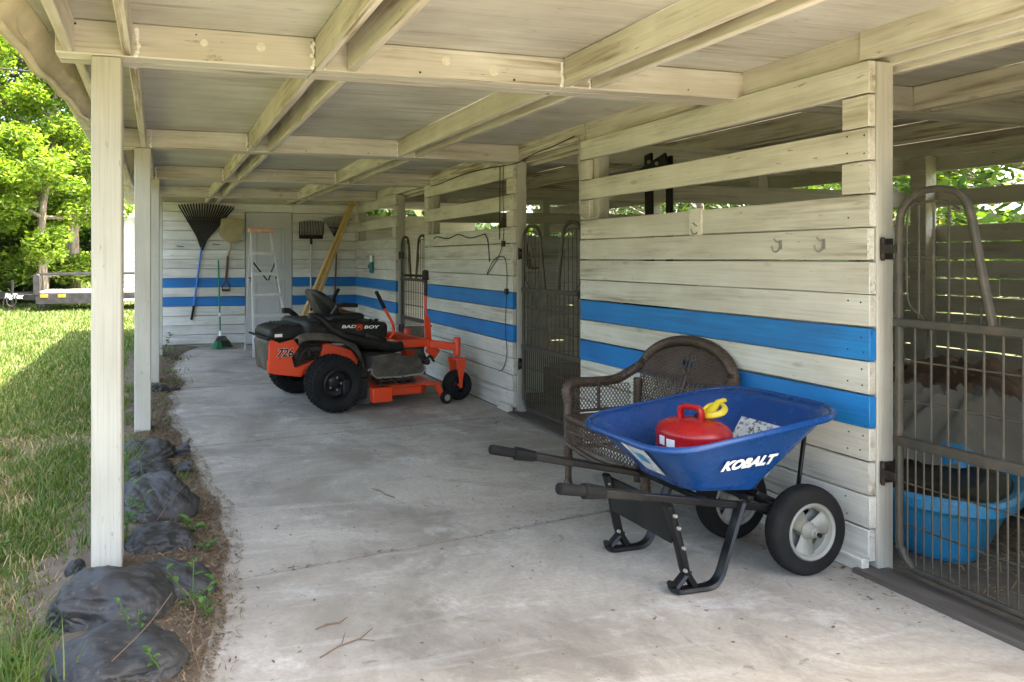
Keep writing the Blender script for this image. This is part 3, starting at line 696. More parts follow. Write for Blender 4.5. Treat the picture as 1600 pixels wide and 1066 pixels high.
# tub
t = empty('plastic_tub', 'blue plastic corner tub with a dark lid, behind the bars of the nearest gate', 'tub', (3.50, 2.62, 0), R(0))
out = [(-.34, -.10), (-.20, -.36), (-.02, -.38), (.30, -.24), (.52, -.06), (.50, .20), (.10, .42), (-.28, .26)]
def rloop(sc, z, off=(0, 0), n=5, pts=out):
    P = [Vector((p[0] * sc + off[0], p[1] * sc + off[1], z)) for p in pts]; q = []
    for i in range(len(P)):
        p0, p1, p2, p3 = P[i - 1], P[i], P[(i + 1) % len(P)], P[(i + 2) % len(P)]
        for k in range(n):
            s_ = k / n; q.append(.5 * ((2 * p1) + (-p0 + p2) * s_ + (2 * p0 - 5 * p1 + 4 * p2 - p3) * s_ ** 2 + (-p0 + 3 * p1 - 3 * p2 + p3) * s_ ** 3))
    return q
m = MB(); m.loft([rloop(.42, .0, (-.06, -.10)), rloop(.52, .03, (-.05, -.08)), rloop(.84, .20, (-.01, -.01)), rloop(.93, .225), rloop(1.0, .24), rloop(1.02, .285), rloop(.98, .30), rloop(.90, .295), rloop(.84, .26), rloop(.62, .06)])
m.build('shell', M_tub, t, sharp=50)
m = MB(); m.loft([rloop(.88, .26), rloop(.84, .29), rloop(.6, .31), rloop(.55, .295), rloop(.2, .30)]); m.build('lid', M_plastic, t, sharp=50)
m = MB(); m.loft([rloop(.24, .30, (.36, .12)), rloop(.22, .37, (.37, .13)), rloop(.12, .40, (.37, .13))]); m.build('side_shell', M_tub, t, sharp=50)
# straw on the stall floor
m = MB()
for i in range(900):
    x = random.gauss(4.0, .38); y = random.gauss(2.25, .22); a = random.uniform(0, PI); l = random.uniform(.03, .10)
    if x < 3.05: continue
    z = random.uniform(.0, .03); d = Vector((math.cos(a), math.sin(a), jit(.25))) * l / 2; p = Vector((x, y, z + .01)); s_ = Vector((-math.sin(a), math.cos(a), 0)) * .0025
    m.add([p - d - s_, p + d - s_, p + d + s_, p - d + s_], [(0, 1, 2, 3)])
tag(m.build('straw', M_straw, smooth=False), 'scattered dry straw on the stall floor beside the blue tub', 'straw', kind='stuff')
m = MB(); m.grid(lambda u, v: tuple(Vector((3.86, 2.16, .05)) + (1 + .25 * noise.noise(Vector((u * 6, v * 4, 2)))) * .055 * Vector((math.cos(u * 2 * PI) * math.sin(v * PI), math.sin(u * 2 * PI) * math.sin(v * PI), math.cos(v * PI) * .8))), 18, 12, True)
tag(m.build('stone', paint('stone_tan', (.36, .27, .20), .9, bump=.4)), 'rounded tan stone on the stall floor at the right edge', 'stone')
# ================================================================ WHEELBARROW (heads +X; world coordinates relative to its base)
WB = Vector((2.30, 2.66, 0))
wbr = empty('wheelbarrow', 'blue tray two wheeled wheelbarrow with black handles parked by the wall', 'wheelbarrow', WB)
def rrect(x0, x1, y0, y1, z0, z1, r, n=7):
    # rounded rectangle, z varies along x from z0 to z1
    P = []
    for cx, cy, a0 in ((x1 - r, y1 - r, 0), (x0 + r, y1 - r, 90), (x0 + r, y0 + r, 180), (x1 - r, y0 + r, 270)):
        for k in range(n + 1):
            a = R(a0 + 90 * k / n); x = cx + r * math.cos(a); y = cy + r * math.sin(a)
            P.append(Vector((x, y, z0 + (z1 - z0) * (x - x0) / (x1 - x0))))
    return P
def lerpl(A, B, t): return [a.lerp(b, t) for a, b in zip(A, B)]
bot = rrect(-.235, .135, -.175, .175, .385, .365, .075)
rim = rrect(-.440, .425, -.32, .32, .590, .705, .17)
loops = [lerpl(bot, [Vector((-.05, 0, .375))] * len(bot), .999), lerpl(bot, [Vector((-.05, 0, .375))] * len(bot), .1)]
loops.append([p + Vector((0, 0, .003)) for p in bot]); loops.append([p + (q - p) * .05 + Vector((0, 0, .010)) for p, q in zip(bot, rim)])
for t in (.12, .3, .5, .7, .9, 1.0): loops.append([p + (q - p) * t + Vector((0, 0, .014 * (1 - t))) for p, q in zip(bot, rim)])
m = MB(); m.loft(loops, cap0=False, cap1=False)
tray = m.build('tray', M_trayblue, wbr, sharp=60, solid=.005)
c0 = Vector((.015, 0, .65))
m = MB(); m.loft([rim, [p + (p - c0).normalized() * .014 + Vector((0, 0, .006)) for p in rim], [p + (p - c0).normalized() * .026 + Vector((0, 0, -.004)) for p in rim], [p + (p - c0).normalized() * .024 + Vector((0, 0, -.016)) for p in rim]], False, False)
m.build('rim_lip', M_trayblue, wbr, sharp=60, solid=.004)
# writing on the near side wall
bl = Vector((-.14, -.177, .40)); rl = Vector((-.25, -.325, .615))
A0 = Vector((-.16, -.175, .383)); A1 = Vector((.06, -.175, .371)); B0 = Vector((-.275, -.325, .613)); B1 = Vector((.255, -.32, .686))
ctr = (A0 + A1 + B0 + B1) / 4 + Vector((.012, 0, -.004)); xd = (B1 - B0).normalized() * .6 + (A1 - A0).normalized() * .4; yd = ((B0 + B1) - (A0 + A1)).normalized()
Fm = frame(ctr, xd, yd); nrm = Vector((Fm[0][2], Fm[1][2], Fm[2][2]))
if nrm.y > 0: nrm = -nrm
Fm = frame(ctr + nrm * .007, xd, yd)
text('lettering', 'KOBALT', .068, M_white, wbr, Fm, shear=.22, bold=.0035, sx=.98)
# sticker on the rear wall and worn paper in the tray
C0 = Vector((-.236, .10, .392)); C1 = Vector((-.236, -.10, .392)); D0 = Vector((-.447, .155, .592)); D1 = Vector((-.447, -.155, .592))
m = MB(); off = Vector((-.72, 0, -.69)) * .006
def bil(u, v): return (C0.lerp(C1, u)).lerp(D0.lerp(D1, u), v)
m.grid(lambda u, v: bil(.40 + .56 * u, .22 + .66 * v) + off, 6, 5); m.build('sticker', M_skin, wbr)
m = MB(); m.grid(lambda u, v: bil(.44 + .10 * u, .68 + .14 * v) + off * 1.4, 3, 3); m.build('sticker_patch', M_white, wbr)
m = MB(); m.grid(lambda u, v: bil(.58 + .22 * u, .46 + .20 * v) + off * 1.4, 3, 3); m.build('sticker_patch', M_tub, wbr)
m = MB(); m.grid(lambda u, v: bil(.80 + .12 * u, .25 + .07 * v) + off * 1.4, 3, 3); m.build('sticker_patch', M_white, wbr)
E0 = Vector((.136, .10, .366)); E1 = Vector((.136, -.16, .366)); F0 = Vector((.422, .155, .704)); F1 = Vector((.422, -.20, .704))
def paper_mat():
    q = N('torn_label'); v = q.coord((1, 1, 1), False); n = q.noise(v, 55, 4, .7); n2 = q.noise(v, 12, 3)
    c = q.mix(q.ramp(n, .44, .50), (.07, .07, .075), (.62, .62, .60)); c = q.mix(q.ramp(n2, .55, .65), c, (.55, .56, .56)); return q.done(c, .7)
m = MB(); m.grid(lambda u, v: (E0.lerp(E1, u)).lerp(F0.lerp(F1, u), .10 + .55 * v) + Vector((-.006, 0, .010)), 6, 5); m.build('torn_label', paper_mat(), wbr)
# handles
for s in (-1, 1):
    g = Vector((-.895, s * .285, .487)); f = Vector((.40, s * .135, .235)); d = f - g
    m = MB(); m.bar(g + d * .13, f, .028, .030); m.build('handle', M_black, wbr, bevel=.006, seg=2)
    m = MB(); m.tube([g, g + d * .004, g + d * .012, g + d * .10, g + d * .105], [.014, .021, .0225, .021, .019], 14); m.tube([g + d * .085, g + d * .09, g + d * .105, g + d * .125, g + d * .16, g + d * .165], [.020, .030, .030, .028, .024, .018], 8)
    m.build('grip', M_rubber, wbr)
    m = MB(); m.bar(g + d * .10 + Vector((0, s * -.0, .0)), g + d * .30, .036, .034); m.build('handle_sleeve', M_plastic, wbr, bevel=.006, seg=2)
    # leg: strap with rounded skid foot
    y = s * .205; yb = s * .215
    m = MB()
    path = smoothpts([(-.36, y, .355), (-.335, y, .28), (-.305, yb, .16), (-.285, yb, .085), (-.25, yb + .0, .03)], 3)
    m.tube(path, .016, 8, flat=1.7, upv=(0, 1, 0))
    foot = smoothpts([(-.345, yb - .0, .035), (-.33, yb, .014), (-.25, yb, .012), (-.17, yb, .014), (-.125, yb, .045), (-.09, yb, .13), (-.04, yb * .97, .25), (-.0, yb * .93, .33)], 5)
    m.tube(foot, .0135, 8, flat=1.9, upv=(0, 1, 0)); m.tube([(-.352, yb, .045), (-.335, yb, .028), (-.27, yb, .09)], .012, 8, flat=1.9, upv=(0, 1, 0))
    m.build('leg', M_black, wbr)
    m = MB()
    for p in ((-.352, .32), (-.335, .27), (-.312, .19), (-.305, .10)): m = MB(); m.lathe([(0, -.008), (.006, -.007), (.009, -.003), (.009, .004)], (p[0], yb * 1.0 - .026, p[1]), (0, 1, 0), 8); m.build('bolt', M_hookgrey, wbr)
m = MB(); m.bar((-.335, -.20, .27), (-.335, .20, .27), .012, .15); m.build('cross_brace', M_plastic, wbr, bevel=.004)
for xx_, yy_, zz_ in ((-.18, .2, .355), (.07, .18, .33), (.37, .17, .215)): m = MB(); m.bar((xx_, -yy_, zz_), (xx_, yy_, zz_), .028, .022); m.build('cross_bar', M_black, wbr, bevel=.003)
for s in (-1, 1):
    m = MB(); m.bar((.12, s * .15, .345), (.36, s * .15, .235), .02, .02); m.bar((.30, s * .16, .26), (.325, s * .16, .19), .03, .01); m.build('axle_bracket', M_black, wbr, bevel=.003); m = MB(); m.bar((.36, s * .12, .25), (.41, s * .12, .58), .018, .012); m.build('tray_strut', M_black, wbr, bevel=.003)
m = MB(); m.tube([(.32, -.28, .19), (.32, .28, .19)], .010, 10); m.build('axle', M_black, wbr)
for s in (-1, 1):
    yc = s * .205; w_ = MB(); w_.loft([], False, False) if False else None
    rr = .188; hw = .036
    prof = [(.108, -hw * .75), (.118, -hw), (.158, -hw * 1.08), (.175, -hw * .95), (.184, -hw * .66), (.1875, -hw * .3), (.188, 0), (.1875, hw * .3), (.184, hw * .66), (.175, hw * .95), (.158, hw * 1.08), (.118, hw), (.108, hw * .75)]
    w_.lathe(prof, (.32, yc, .19), (0, 1, 0), 48)
    # tread ribs
    for k in range(46):
        a = 2 * PI * k / 46
        for sg in (-1, 1):
            p = []
            for t in (0, .3, .55):
                aa = a + t * .12; yy = sg * hw * (.25 + t); r_ = .1895 - .03 * max(0, t - .25)
                r_ -= .0030; p.append((.32 + r_ * math.cos(aa), yc + yy, .19 + r_ * math.sin(aa)))
            w_.tube(p, .0018, 4)
    wheel = w_.build('wheel', M_rubber, wbr)
    r_ = MB(); fs = s
    r_.lathe([(.120, -.036), (.114, -.040), (.106, -.034), (.102, -.020), (.097, -.014), (.097, .014), (.102, .020), (.106, .034), (.114, .040), (.120, .036)], (.32, yc, .19), (0, 1, 0), 40)
    # five-spoke disc with holes: wide spokes between hub and rim
    for k in range(3):
        a0 = 2 * PI * k / 3 + .3
        for side in (-.030, .012):
            q = []
            for t, hwid in ((.018, .030), (.045, .034), (.075, .044), (.101, .062)):
                for sg in (-1, 1): q.append(Vector((.32 + t * math.cos(a0) - sg * hwid * math.sin(a0), yc + side + .018 * (1 if t < .1 else .4), .19 + t * math.sin(a0) + sg * hwid * math.cos(a0))))
            r_.add(q, [(0, 1, 3, 2), (2, 3, 5, 4), (4, 5, 7, 6)])
    r_.lathe([(0, -.065), (.011, -.064), (.012, -.05), (.017, -.048), (.020, -.035), (.034, -.018), (.034, .018), (.020, .035), (.017, .048), (.012, .05), (.011, .064), (0, .065)], (.32, yc, .19), (0, 1, 0), 20)
    r_.build('wheel_rim', M_silver, wheel, solid=.004)

# ================================================================ GAS CAN (in the tray)
gc = empty('gas_can', 'round red gas can with yellow spout lying in the blue wheelbarrow tray', 'gas can', (2.21, 2.63, .40), R(20))
m = MB(); prof = [(.0, .0), (.135, .0), (.147, .006), (.150, .02), (.151, .10), (.150, .175), (.153, .185), (.150, .195), (.140, .212), (.11, .232), (.05, .243), (0, .246)]
m.lathe(prof, (0, 0, 0), (0, 0, 1), 48); m.build('body', M_canred, gc, sharp=50)
m = MB()
m.tube(smoothpts([(-.005, .055, .232), (-.005, .055, .275), (-.002, .035, .290), (.0, -.02, .290), (.0, -.035, .275), (.0, -.035, .235)], 4), .013, 8, flat=1.5)
m.build('carry_handle', M_canred, gc)
m = MB(); m.lathe([(.03, .22), (.032, .262), (.028, .275), (.018, .28), (0, .28)], (.060, -.005, -.02), (0, 0, 1), 18); m.tube([(.060, -.005, .24), (.085, -.010, .265), (.11, -.015, .275)], [.016, .016, .012], 10); m.build('valve', M_iron, gc)
m = MB(); sp0 = len(m.v); m.tube(smoothpts([(.045, -.06, .285), (.03, -.10, .295), (.06, -.13, .31), (.11, -.12, .325), (.145, -.09, .335), (.15, -.06, .33), (.12, -.045, .32), (.085, -.04, .30)], 5), .010, 8, closed=True, flat=1.6)
m.tube([(.07, -.05, .27), (.09, -.07, .30), (.15, -.07, .345), (.19, -.075, .35)], [.018, .020, .014, .012], 10); m.v = [(x - .018, y + .032, (z - .27) * .8 + .245) for x, y, z in m.v]; m.build('spout', M_yellow, gc)
def wrap(a0, a1, z0, z1, r=.1525, n=8):
    q = MB(); q.grid(lambda u, v: (r * math.cos(a0 + (a1 - a0) * u), r * math.sin(a0 + (a1 - a0) * u), z0 + (z1 - z0) * v), n, 2); return q
wrap(R(150), R(168), .055, .10).build('warning_label', paint('label_amber', (.75, .32, .04), .5), gc)
wrap(R(150), R(163), .140, .178).build('paper_label', M_white, gc)
wrap(R(167), R(182), .138, .172).build('paper_label', M_white, gc)

# ================================================================ WICKER CHAIR (local +x = front, faces away from the wall)
ch = empty('wicker_chair', 'dark brown wicker armchair with rounded back against the striped wall', 'chair', (2.545, 3.43, 0), PI + R(3))
def ribbed(mb, pts, r, step=.0095, amp=.10, n=8, n2=8):
    amp *= 1.35
    P = smoothpts(pts, 14); L = [0]
    for a, b in zip(P[:-1], P[1:]): L.append(L[-1] + (b - a).length)
    k = int(L[-1] / step); Q = []; rs = []; j = 0
    for i in range(k + 1):
        s_ = L[-1] * i / k
        while j < len(L) - 2 and L[j + 1] < s_: j += 1
        t = (s_ - L[j]) / max(1e-9, L[j + 1] - L[j]); Q.append(P[j].lerp(P[j + 1], t))
        rr_ = r(i / k) if callable(r) else r; rs.append(rr_ * (1 + (amp if i % 2 else -amp)))
    mb.tube(Q, rs, n)
# arch of the back in a leaning plane
def bx(z): return -.20 - .15 * (z - .42) / .46
def arch(a):  # a 0..pi
    y = .36 * math.cos(a); z = .60 + .265 * math.sin(a) ** .8; return Vector((bx(z), y, z))
m = MB()
rp = [Vector((.245, .325, .50)), Vector((.255, .33, .565)), Vector((.20, .345, .603)), Vector((.05, .355, .600)), Vector((-.10, .362, .605)), Vector((-.19, .365, .635))] + [arch(a) for a in np.linspace(.28, PI - .28, 11)]
rp += [Vector((p.x, -p.y, p.z)) for p in rp[:6]][::-1]
ribbed(m, rp, .027, amp=.11, n=10); m.build('rolled_rim', M_wick, ch, sharp=80)
for x, y, top in ((.245, .325, .52), (.245, -.325, .52), (-.22, .30, .62), (-.22, -.30, .62)):
    m = MB(); ribbed(m, [(x, y, top), (x + .003, y, .30), (x + .0, y, .16)], .024, n=10); ribbed(m, [(x, y, .17), (x, y, .05)], .019, amp=.03); m.tube([(x, y, .055), (x, y, .03), (x, y, 0)], [.019, .026, .022], 10)
    m.build('leg', M_wick, ch, sharp=80)
def strands(mb, surf, inside, fams, r):
    # surf(u,v) -> Vector; each family = (du, dv, spacing, amplitude)
    for du, dv, sp, amp in fams:
        nrm_ = Vector((-dv, du)).normalized(); dr_ = Vector((du, dv)).normalized(); K = int(1.6 / sp)
        for k in range(-K, K + 1):
            o = Vector((0, .0)) + nrm_ * (k * sp); run = []
            T = 200
            for i in range(-T, T + 1):
                p = o + dr_ * (i * .008); ok = inside(p.x, p.y)
                if ok: q = surf(p.x, p.y); run.append(q + Vector((amp * (1 if (i // 2 + k) % 2 else -1), 0, 0)))
                if (not ok or i == T) and run:
                    if len(run) > 2: mb.tube(run[::2] + ([run[-1]] if len(run) % 2 == 0 else []), r, 4)
                    run = []
def S_back(y, z): return Vector((bx(z) - .02 * (1 - (y / .36) ** 2), y, z))
def in_arch(y, z, m_=.004):
    if abs(y) >= .36 - m_: return False
    a = math.acos(max(-1, min(1, y / .36))); return z < .60 + .265 * math.sin(a) ** .8 - m_
m = MB()
strands(m, S_back, lambda y, z: z > .64 and in_arch(y, z) and not (abs(y) + abs(z - .745) < .06 and int((y + 1) * 62) % 2 and int((z + y * .0) * 62) % 2), [(1, 0, .0078, .002), (0, 1, .011, 0)], .0042)
m.build('back_weave', M_wick, ch, sharp=80)
m = MB()
strands(m, S_back, lambda y, z: .46 < z <= .665 and abs(y) < .34 and in_arch(y, z), [(1, 1.5, .017, .001), (1, -1.5, .017, -.001), (0, 1, .034, 0)], .0032)
m.tube([S_back(-.34, .66), S_back(0, .66), S_back(.34, .66)], .006, 6); m.tube([S_back(-.3, .46), S_back(0, .46), S_back(.3, .46)], .010, 6)
ribbed(m, [S_back(0, .46), S_back(0, .68)], .010); m.build('back_lattice', M_wick, ch, sharp=80)
for s in (-1, 1):
    Sf = lambda x, z, s=s: Vector((x, s * .335, z)); m = MB()
    strands(m, Sf, lambda x, z: -.20 < x < .235 and .44 < z < .59, [(1, 1.3, .019, 0), (1, -1.3, .019, 0)], .003)
    m.tube([Sf(-.2, .44), Sf(.235, .44)], .009, 6); ribbed(m, [Sf(.03, .44), Sf(.03, .60)], .009); m.build('arm_lattice', M_wick, ch, sharp=80)
    m = MB(); strands(m, Sf, lambda x, z: -.22 < x < .235 and .25 < z < .42, [(1, 1.1, .018, 0), (1, -1.1, .018, 0), (1, 0, .02, 0)], .0028)
    ribbed(m, [Sf(-.22, .25), Sf(.0, .225), Sf(.235, .25)], .013); m.build('side_skirt', M_wick, ch, sharp=80)
m = MB(); strands(m, lambda y, x: Vector((x, y, .425 - .012 * math.cos(y * 4))), lambda y, x: abs(y) < .32 and -.23 < x < .25, [(1, 0, .0095, .0), (0, 1, .016, 0)], .0042)
m.box(-.22, .24, -.315, .315, .395, .412); ribbed(m, [(.255, -.32, .41), (.275, 0, .41), (.255, .32, .41)], .022); m.build('seat', M_wick, ch, sharp=80)
Sf = lambda y, z: Vector((.265 + .012 * math.cos(y * 4), y, z)); m = MB()
strands(m, Sf, lambda y, z: abs(y) < .30 and .27 < z < .40, [(1, 1.1, .018, .001), (1, -1.1, .018, -.001), (0, 1, .025, 0)], .0030)
ribbed(m, [Sf(-.31, .265), Sf(0, .235), Sf(.31, .265)], .014); ribbed(m, [Sf(-.31, .34), Sf(0, .34), Sf(.31, .34)], .008); m.build('front_skirt', M_wick, ch, sharp=80)
m = MB(); m.tube([(-.22, -.3, .18), (.245, .325, .18)], .009, 6); m.tube([(-.22, .3, .17), (.245, -.325, .17)], .009, 6); m.build('stretcher', M_wick, ch)

# ================================================================ MOWER (local +x forward, +y left)
near = Vector((1.46, 6.15, 0)); hd = math.atan2(.19, 1.25); fw = Vector((math.cos(hd), math.sin(hd), 0)); lf = Vector((-math.sin(hd), math.cos(hd), 0))
mo = empty('riding_mower', 'orange and black zero turn riding mower parked facing the stall wall', 'riding mower', near + lf * .50, hd)
def wheel_(x, y, r, hw, rimr, tread, name='rear_wheel'):
    m = MB(); k_ = hw
    prof = [(rimr, -k_ * .8), (rimr + .02, -k_ * .98), (r - .055, -k_ * 1.06), (r - .028, -k_ * 1.0), (r - .012, -k_ * .84), (r - .006, -k_ * .4), (r - .006, 0), (r - .006, k_ * .4), (r - .012, k_ * .84), (r - .028, k_ * 1.0), (r - .055, k_ * 1.06), (rimr + .02, k_ * .98), (rimr, k_ * .8)]
    m.lathe(prof, (x, y, r), (0, 1, 0), 56)
    if tread:
        n = 40
        for i in range(n):
            for j, fy in enumerate((-.88, -.58, -.30, 0, .30, .58, .88)):
                a = 2 * PI * (i + (.5 if j % 2 else 0)) / n; rr_ = r - .004 if abs(fy) < .8 else r - .016
                M_ = Matrix.Translation((x + rr_ * math.sin(a), y + fy * k_, r + rr_ * math.cos(a))) @ Matrix.Rotation(a, 4, 'Y') @ Matrix.Rotation(.4 * (1 if j % 2 else -1), 4, 'Z')
                m.box(-.0105, .0105, -.0125, .0125, -.008, .006, M_)
            a = 2 * PI * i / n
            for fy in (-1.0, 1.0):
                M_ = Matrix.Translation((x + (r - .03) * math.sin(a), y + fy * k_ * 1.0, r + (r - .03) * math.cos(a))) @ Matrix.Rotation(a, 4, 'Y')
                m.box(-.009, .009, -.007, .007, -.014, .02, M_)
    wh_ = m.build(name, M_rubber, mo, sharp=50)
    m = MB(); m.lathe([(rimr + .006, -k_ * .86), (rimr - .004, -k_ * .90), (rimr - .012, -k_ * .75), (rimr - .018, -k_ * .2), (rimr * .55, -k_ * .15), (rimr * .42, -k_ * .28), (rimr * .2, -k_ * .30), (0, -k_ * .30)], (x, y, r), (0, 1, 0), 32)
    m.lathe([(rimr + .006, k_ * .86), (rimr - .012, k_ * .75), (rimr - .018, k_ * .2), (0, k_ * .2)], (x, y, r), (0, 1, 0), 32)
    m.build('wheel_rim', M_black, wh_, sharp=40)
    if tread:
        for k in range(5):
            m = MB(); a = 2 * PI * k / 5; m.lathe([(0, -.016), (.010, -.014), (.011, 0)], (x + .055 * math.cos(a), y - k_ * .28, r + .055 * math.sin(a)), (0, 1, 0), 8); m.build('lug_nut', M_hookgrey, wh_)
    return wh_
wheel_(0, -.49, .245, .115, .125, True); wheel_(-.02, .52, .245, .115, .125, True)
YN = -.30
def plate(name, mat, poly, y0, y1, bev=.008, seg=2, sharp=35): m = MB(); m.prism(poly, 'xz', y0, y1); return m.build(name, mat, mo, bevel=bev, seg=seg, sharp=sharp)
# rear guard: side plates, bumper, engine block
guard = [(-.66, .62), (-.63, .64), (-.53, .595), (-.36, .635), (-.29, .555), (-.38, .46), (-.35, .375), (-.22, .37), (-.26, .285), (-.60, .325), (-.65, .34)]
for y0, y1 in ((YN - .012, YN), (.10, .112)): plate('rear_guard', M_red, guard, y0, y1, .003)
m = MB(); m.prism([(-.60, .33), (-.635, .34), (-.66, .36), (-.69, .60), (-.67, .635), (-.645, .62)], 'xz', YN - .004, .10); m.build('rear_bumper', M_brownplastic, mo, bevel=.012, seg=2)
m = MB(); m.box(-.67, -.63, YN - .01, -.26, .33, .60); m.build('bumper_edge', M_red, mo, bevel=.012, seg=2)
m = MB(); m.prism([(-.67, .635), (-.695, .655), (-.66, .665), (-.61, .630)], 'xz', YN, .3); m.build('bumper_lip', M_plastic, mo, bevel=.006)
m = MB(); m.prism([(-.62, .60), (-.64, .69), (-.60, .745), (-.50, .775), (-.30, .785), (-.18, .78), (-.15, .60)], 'xz', -.24, .24); m.build('engine_cover', M_plastic, mo, bevel=.03, seg=3, sharp=50)
m = MB()
for i in range(6): m.bar((-.44 + .05 * i, -.2, .786), (-.44 + .05 * i, .2, .786), .016, .016)
m.build('cover_vents', M_plastic, mo, bevel=.003)
m = MB(); m.box(-.565, -.47, -.2425, -.2405, .655, .69); m.build('small_label', M_white, mo)
m = MB(); m.box(-.5, -.02, -.22, .22, .30, .62)
for i in range(7): m.box(-.36, -.08, -.25, -.21, .34 + .035 * i, .355 + .035 * i)
m.lathe([(0, -.06), (.045, -.055), (.05, 0)], (-.3, -.22, .47), (0, 1, 0), 16); m.tube(smoothpts([(-.30, -.27, .40), (-.2, -.28, .52), (-.1, -.27, .5), (.02, -.26, .53)]), .012, 8); m.tube([(-.15, -.26, .53), (-.15, -.29, .46)], .02, 8); m.box(-.20, -.02, -.28, -.23, .50, .545)
m.build('engine', M_iron, mo, bevel=.004)
# frame rails, orange
for y0 in (-.30, .24):
    plate('frame_rail', M_red, [(-.30, .37), (-.04, .44), (-.02, .565), (.02, .57), (.25, .50), (.32, .40), (.30, .32), (.0, .30), (-.3, .30)], y0, y0 + .06, .006)
# seat pod and fenders
pod = [(-.22, .60), (-.23, .81), (-.19, .835), (.10, .825), (.42, .80), (.57, .79), (.60, .77), (.595, .62), (.52, .56), (.2, .56)]
m = MB(); m.prism(pod, 'xz', -.36, .36); m.build('body_pod', M_plastic, mo, bevel=.035, seg=4, sharp=60)
for s in (-1, 1):
    # curved fender ribbon over the wheel and forward sweep
    m = MB(); P1 = smoothpts([(-.36, 0, .60), (-.30, 0, .645), (-.15, 0, .655), (.02, 0, .63), (.15, 0, .59), (.27, 0, .50), (.33, 0, .40), (.35, 0, .33)], 5)
    def fr(u, v, P1=P1, s=s):
        f = u * (len(P1) - 1); i = min(int(f), len(P1) - 2); p = P1[i].lerp(P1[i + 1], f - i)
        yy = .26 + (.20 - .08 * u) * v; return (p.x, s * yy, p.z + .055 * math.sin(v * PI * .6) * (1 - .4 * u) - (.07 * max(0, v - .82) / .18))
    m.grid(fr, 44, 12); m.build('fender', M_brownplastic, mo, solid=.008, sharp=60)
    # sweeping side tube (folded roll bar look)
    m = MB(); P2 = smoothpts([(-.14, s * .40, .90), (-.08, s * .40, .86), (.02, s * .41, .75), (.15, s * .42, .655), (.36, s * .42, .585), (.60, s * .40, .52), (.72, s * .38, .52)], 6)
    m.tube(P2, [.018 + .020 * min(1, i / len(P2) * 1.8) for i in range(len(P2))], 12, flat=1.25); m.build('side_sweep', M_plastic, mo, sharp=70)
    m = MB(); m.tube([(-.17, s * .37, .915), (-.13, s * .40, .90), (-.07, s * .39, .83), (-.08, s * .36, .80)], .02, 8); m.box(-.20, -.11, s * .37 - .03, s * .37 + .03, .86, .925); m.build('roll_bar_stub', M_plastic, mo, bevel=.008)
m = MB(); m.loft([[(.58, y, z) for y, z in ((-.40, .60), (.40, .60), (.40, .50), (-.40, .50))], [(.36, y, z) for y, z in ((-.38, .70), (.38, .70), (.38, .5), (-.38, .5))]]); m.build('front_pod', M_plastic, mo, bevel=.03, seg=3)
# seat
m = MB(); m.prism([(-.06, .83), (.0, .885), (.06, .90), (.36, .905), (.42, .88), (.42, .84), (.3, .82)], 'xz', -.25, .25); m.build('seat_cushion', M_plastic, mo, bevel=.03, seg=3, sharp=60)
def lean(y, z, th, f): return [(x, yy, zz) for x, yy, zz in ()]
Lp = []
for t, hwid, x0, x1 in ((0, .20, -.04, .13), (.15, .235, -.075, .125), (.4, .25, -.115, .085), (.65, .24, -.155, .03), (.85, .21, -.185, -.035), (1.0, .14, -.195, -.09)):
    z = .83 + .34 * t; Lp.append([(x0 + .03, -hwid * .86, z), (x0, -hwid * .55, z), (x0, hwid * .55, z), (x0 + .03, hwid * .86, z), (x1 - .035, hwid, z - .02), (x1, hwid * .6, z - .03), (x1 - .02, 0, z - .03), (x1, -hwid * .6, z - .03), (x1 - .035, -hwid, z - .02)])
m = MB(); m.loft(Lp); m.build('seat_back', M_plastic, mo, sub=1, sharp=80)
m = MB(); m.loft([[(x - .010, y * .55, z + .01) for x, y, z in L[:4]] + [(x + .02, y * .55, z + .01) for x, y, z in L[:4][::-1]] for L in Lp[1:5]]); m.build('seat_shell', M_brownplastic, mo, bevel=.008)
for s in (-1, 1):
    m = MB(); m.tube(smoothpts([(-.05, s * .27, .86), (-.02, s * .30, .98), (.10, s * .31, 1.0), (.28, s * .31, .985)]), [.02] * 18 + [.026], 8) if False else m.tube([(-.05, s * .27, .90), (-.0, s * .30, .985), (.10, s * .30, .995), (.28, s * .30, .985)], [.018, .024, .026, .022], 10); m.build('armrest', M_plastic, mo)
for x in (.25, .44, .50): m = MB(); m.lathe([(0, .03), (.018, .028), (.022, .015), (.016, 0)], (x, -.30, .80), (0, 0, 1), 12); m.build('knob', M_plastic, mo)
# control levers
for s, x0 in ((-1, .62), (1, .42)):
    m = MB(); P3 = smoothpts([(x0 - .02, s * .34, .58), (x0 + .035, s * .345, .66), (x0 + .03, s * .345, .76), (x0 - .03, s * .34, .90), (x0 - .055, s * .34, .955)], 5) if s < 0 else smoothpts([(x0 + .14, s * .32, .80), (x0 + .06, s * .33, .86), (x0 - .04, s * .34, .92), (x0 - .07, s * .34, .985)], 5)
    m.tube(P3, .014, 10); m.build('control_lever', M_red, mo)
    e = P3[-1]; m = MB(); m.tube(smoothpts([e, e + Vector((-.03, 0, .07)) if s < 0 else e + Vector((-.02, 0, .04)), e + Vector((-.085, 0, .20)) if s < 0 else e + Vector((.04, 0, .17))], 4), [.019] * 8 + [.017], 10); m.build('lever_grip', M_rubber, mo)
text('lettering', 'BAD', .048, M_white, mo, frame((.20, -.3625, .755), (1, 0, -.03), (0, 0, 1)), shear=.15, bold=.0012, sx=1.5)
text('lettering', 'BOY', .048, M_white, mo, frame((.42, -.3625, .740), (1, 0, -.03), (0, 0, 1)), shear=.15, bold=.0012, sx=1.5)
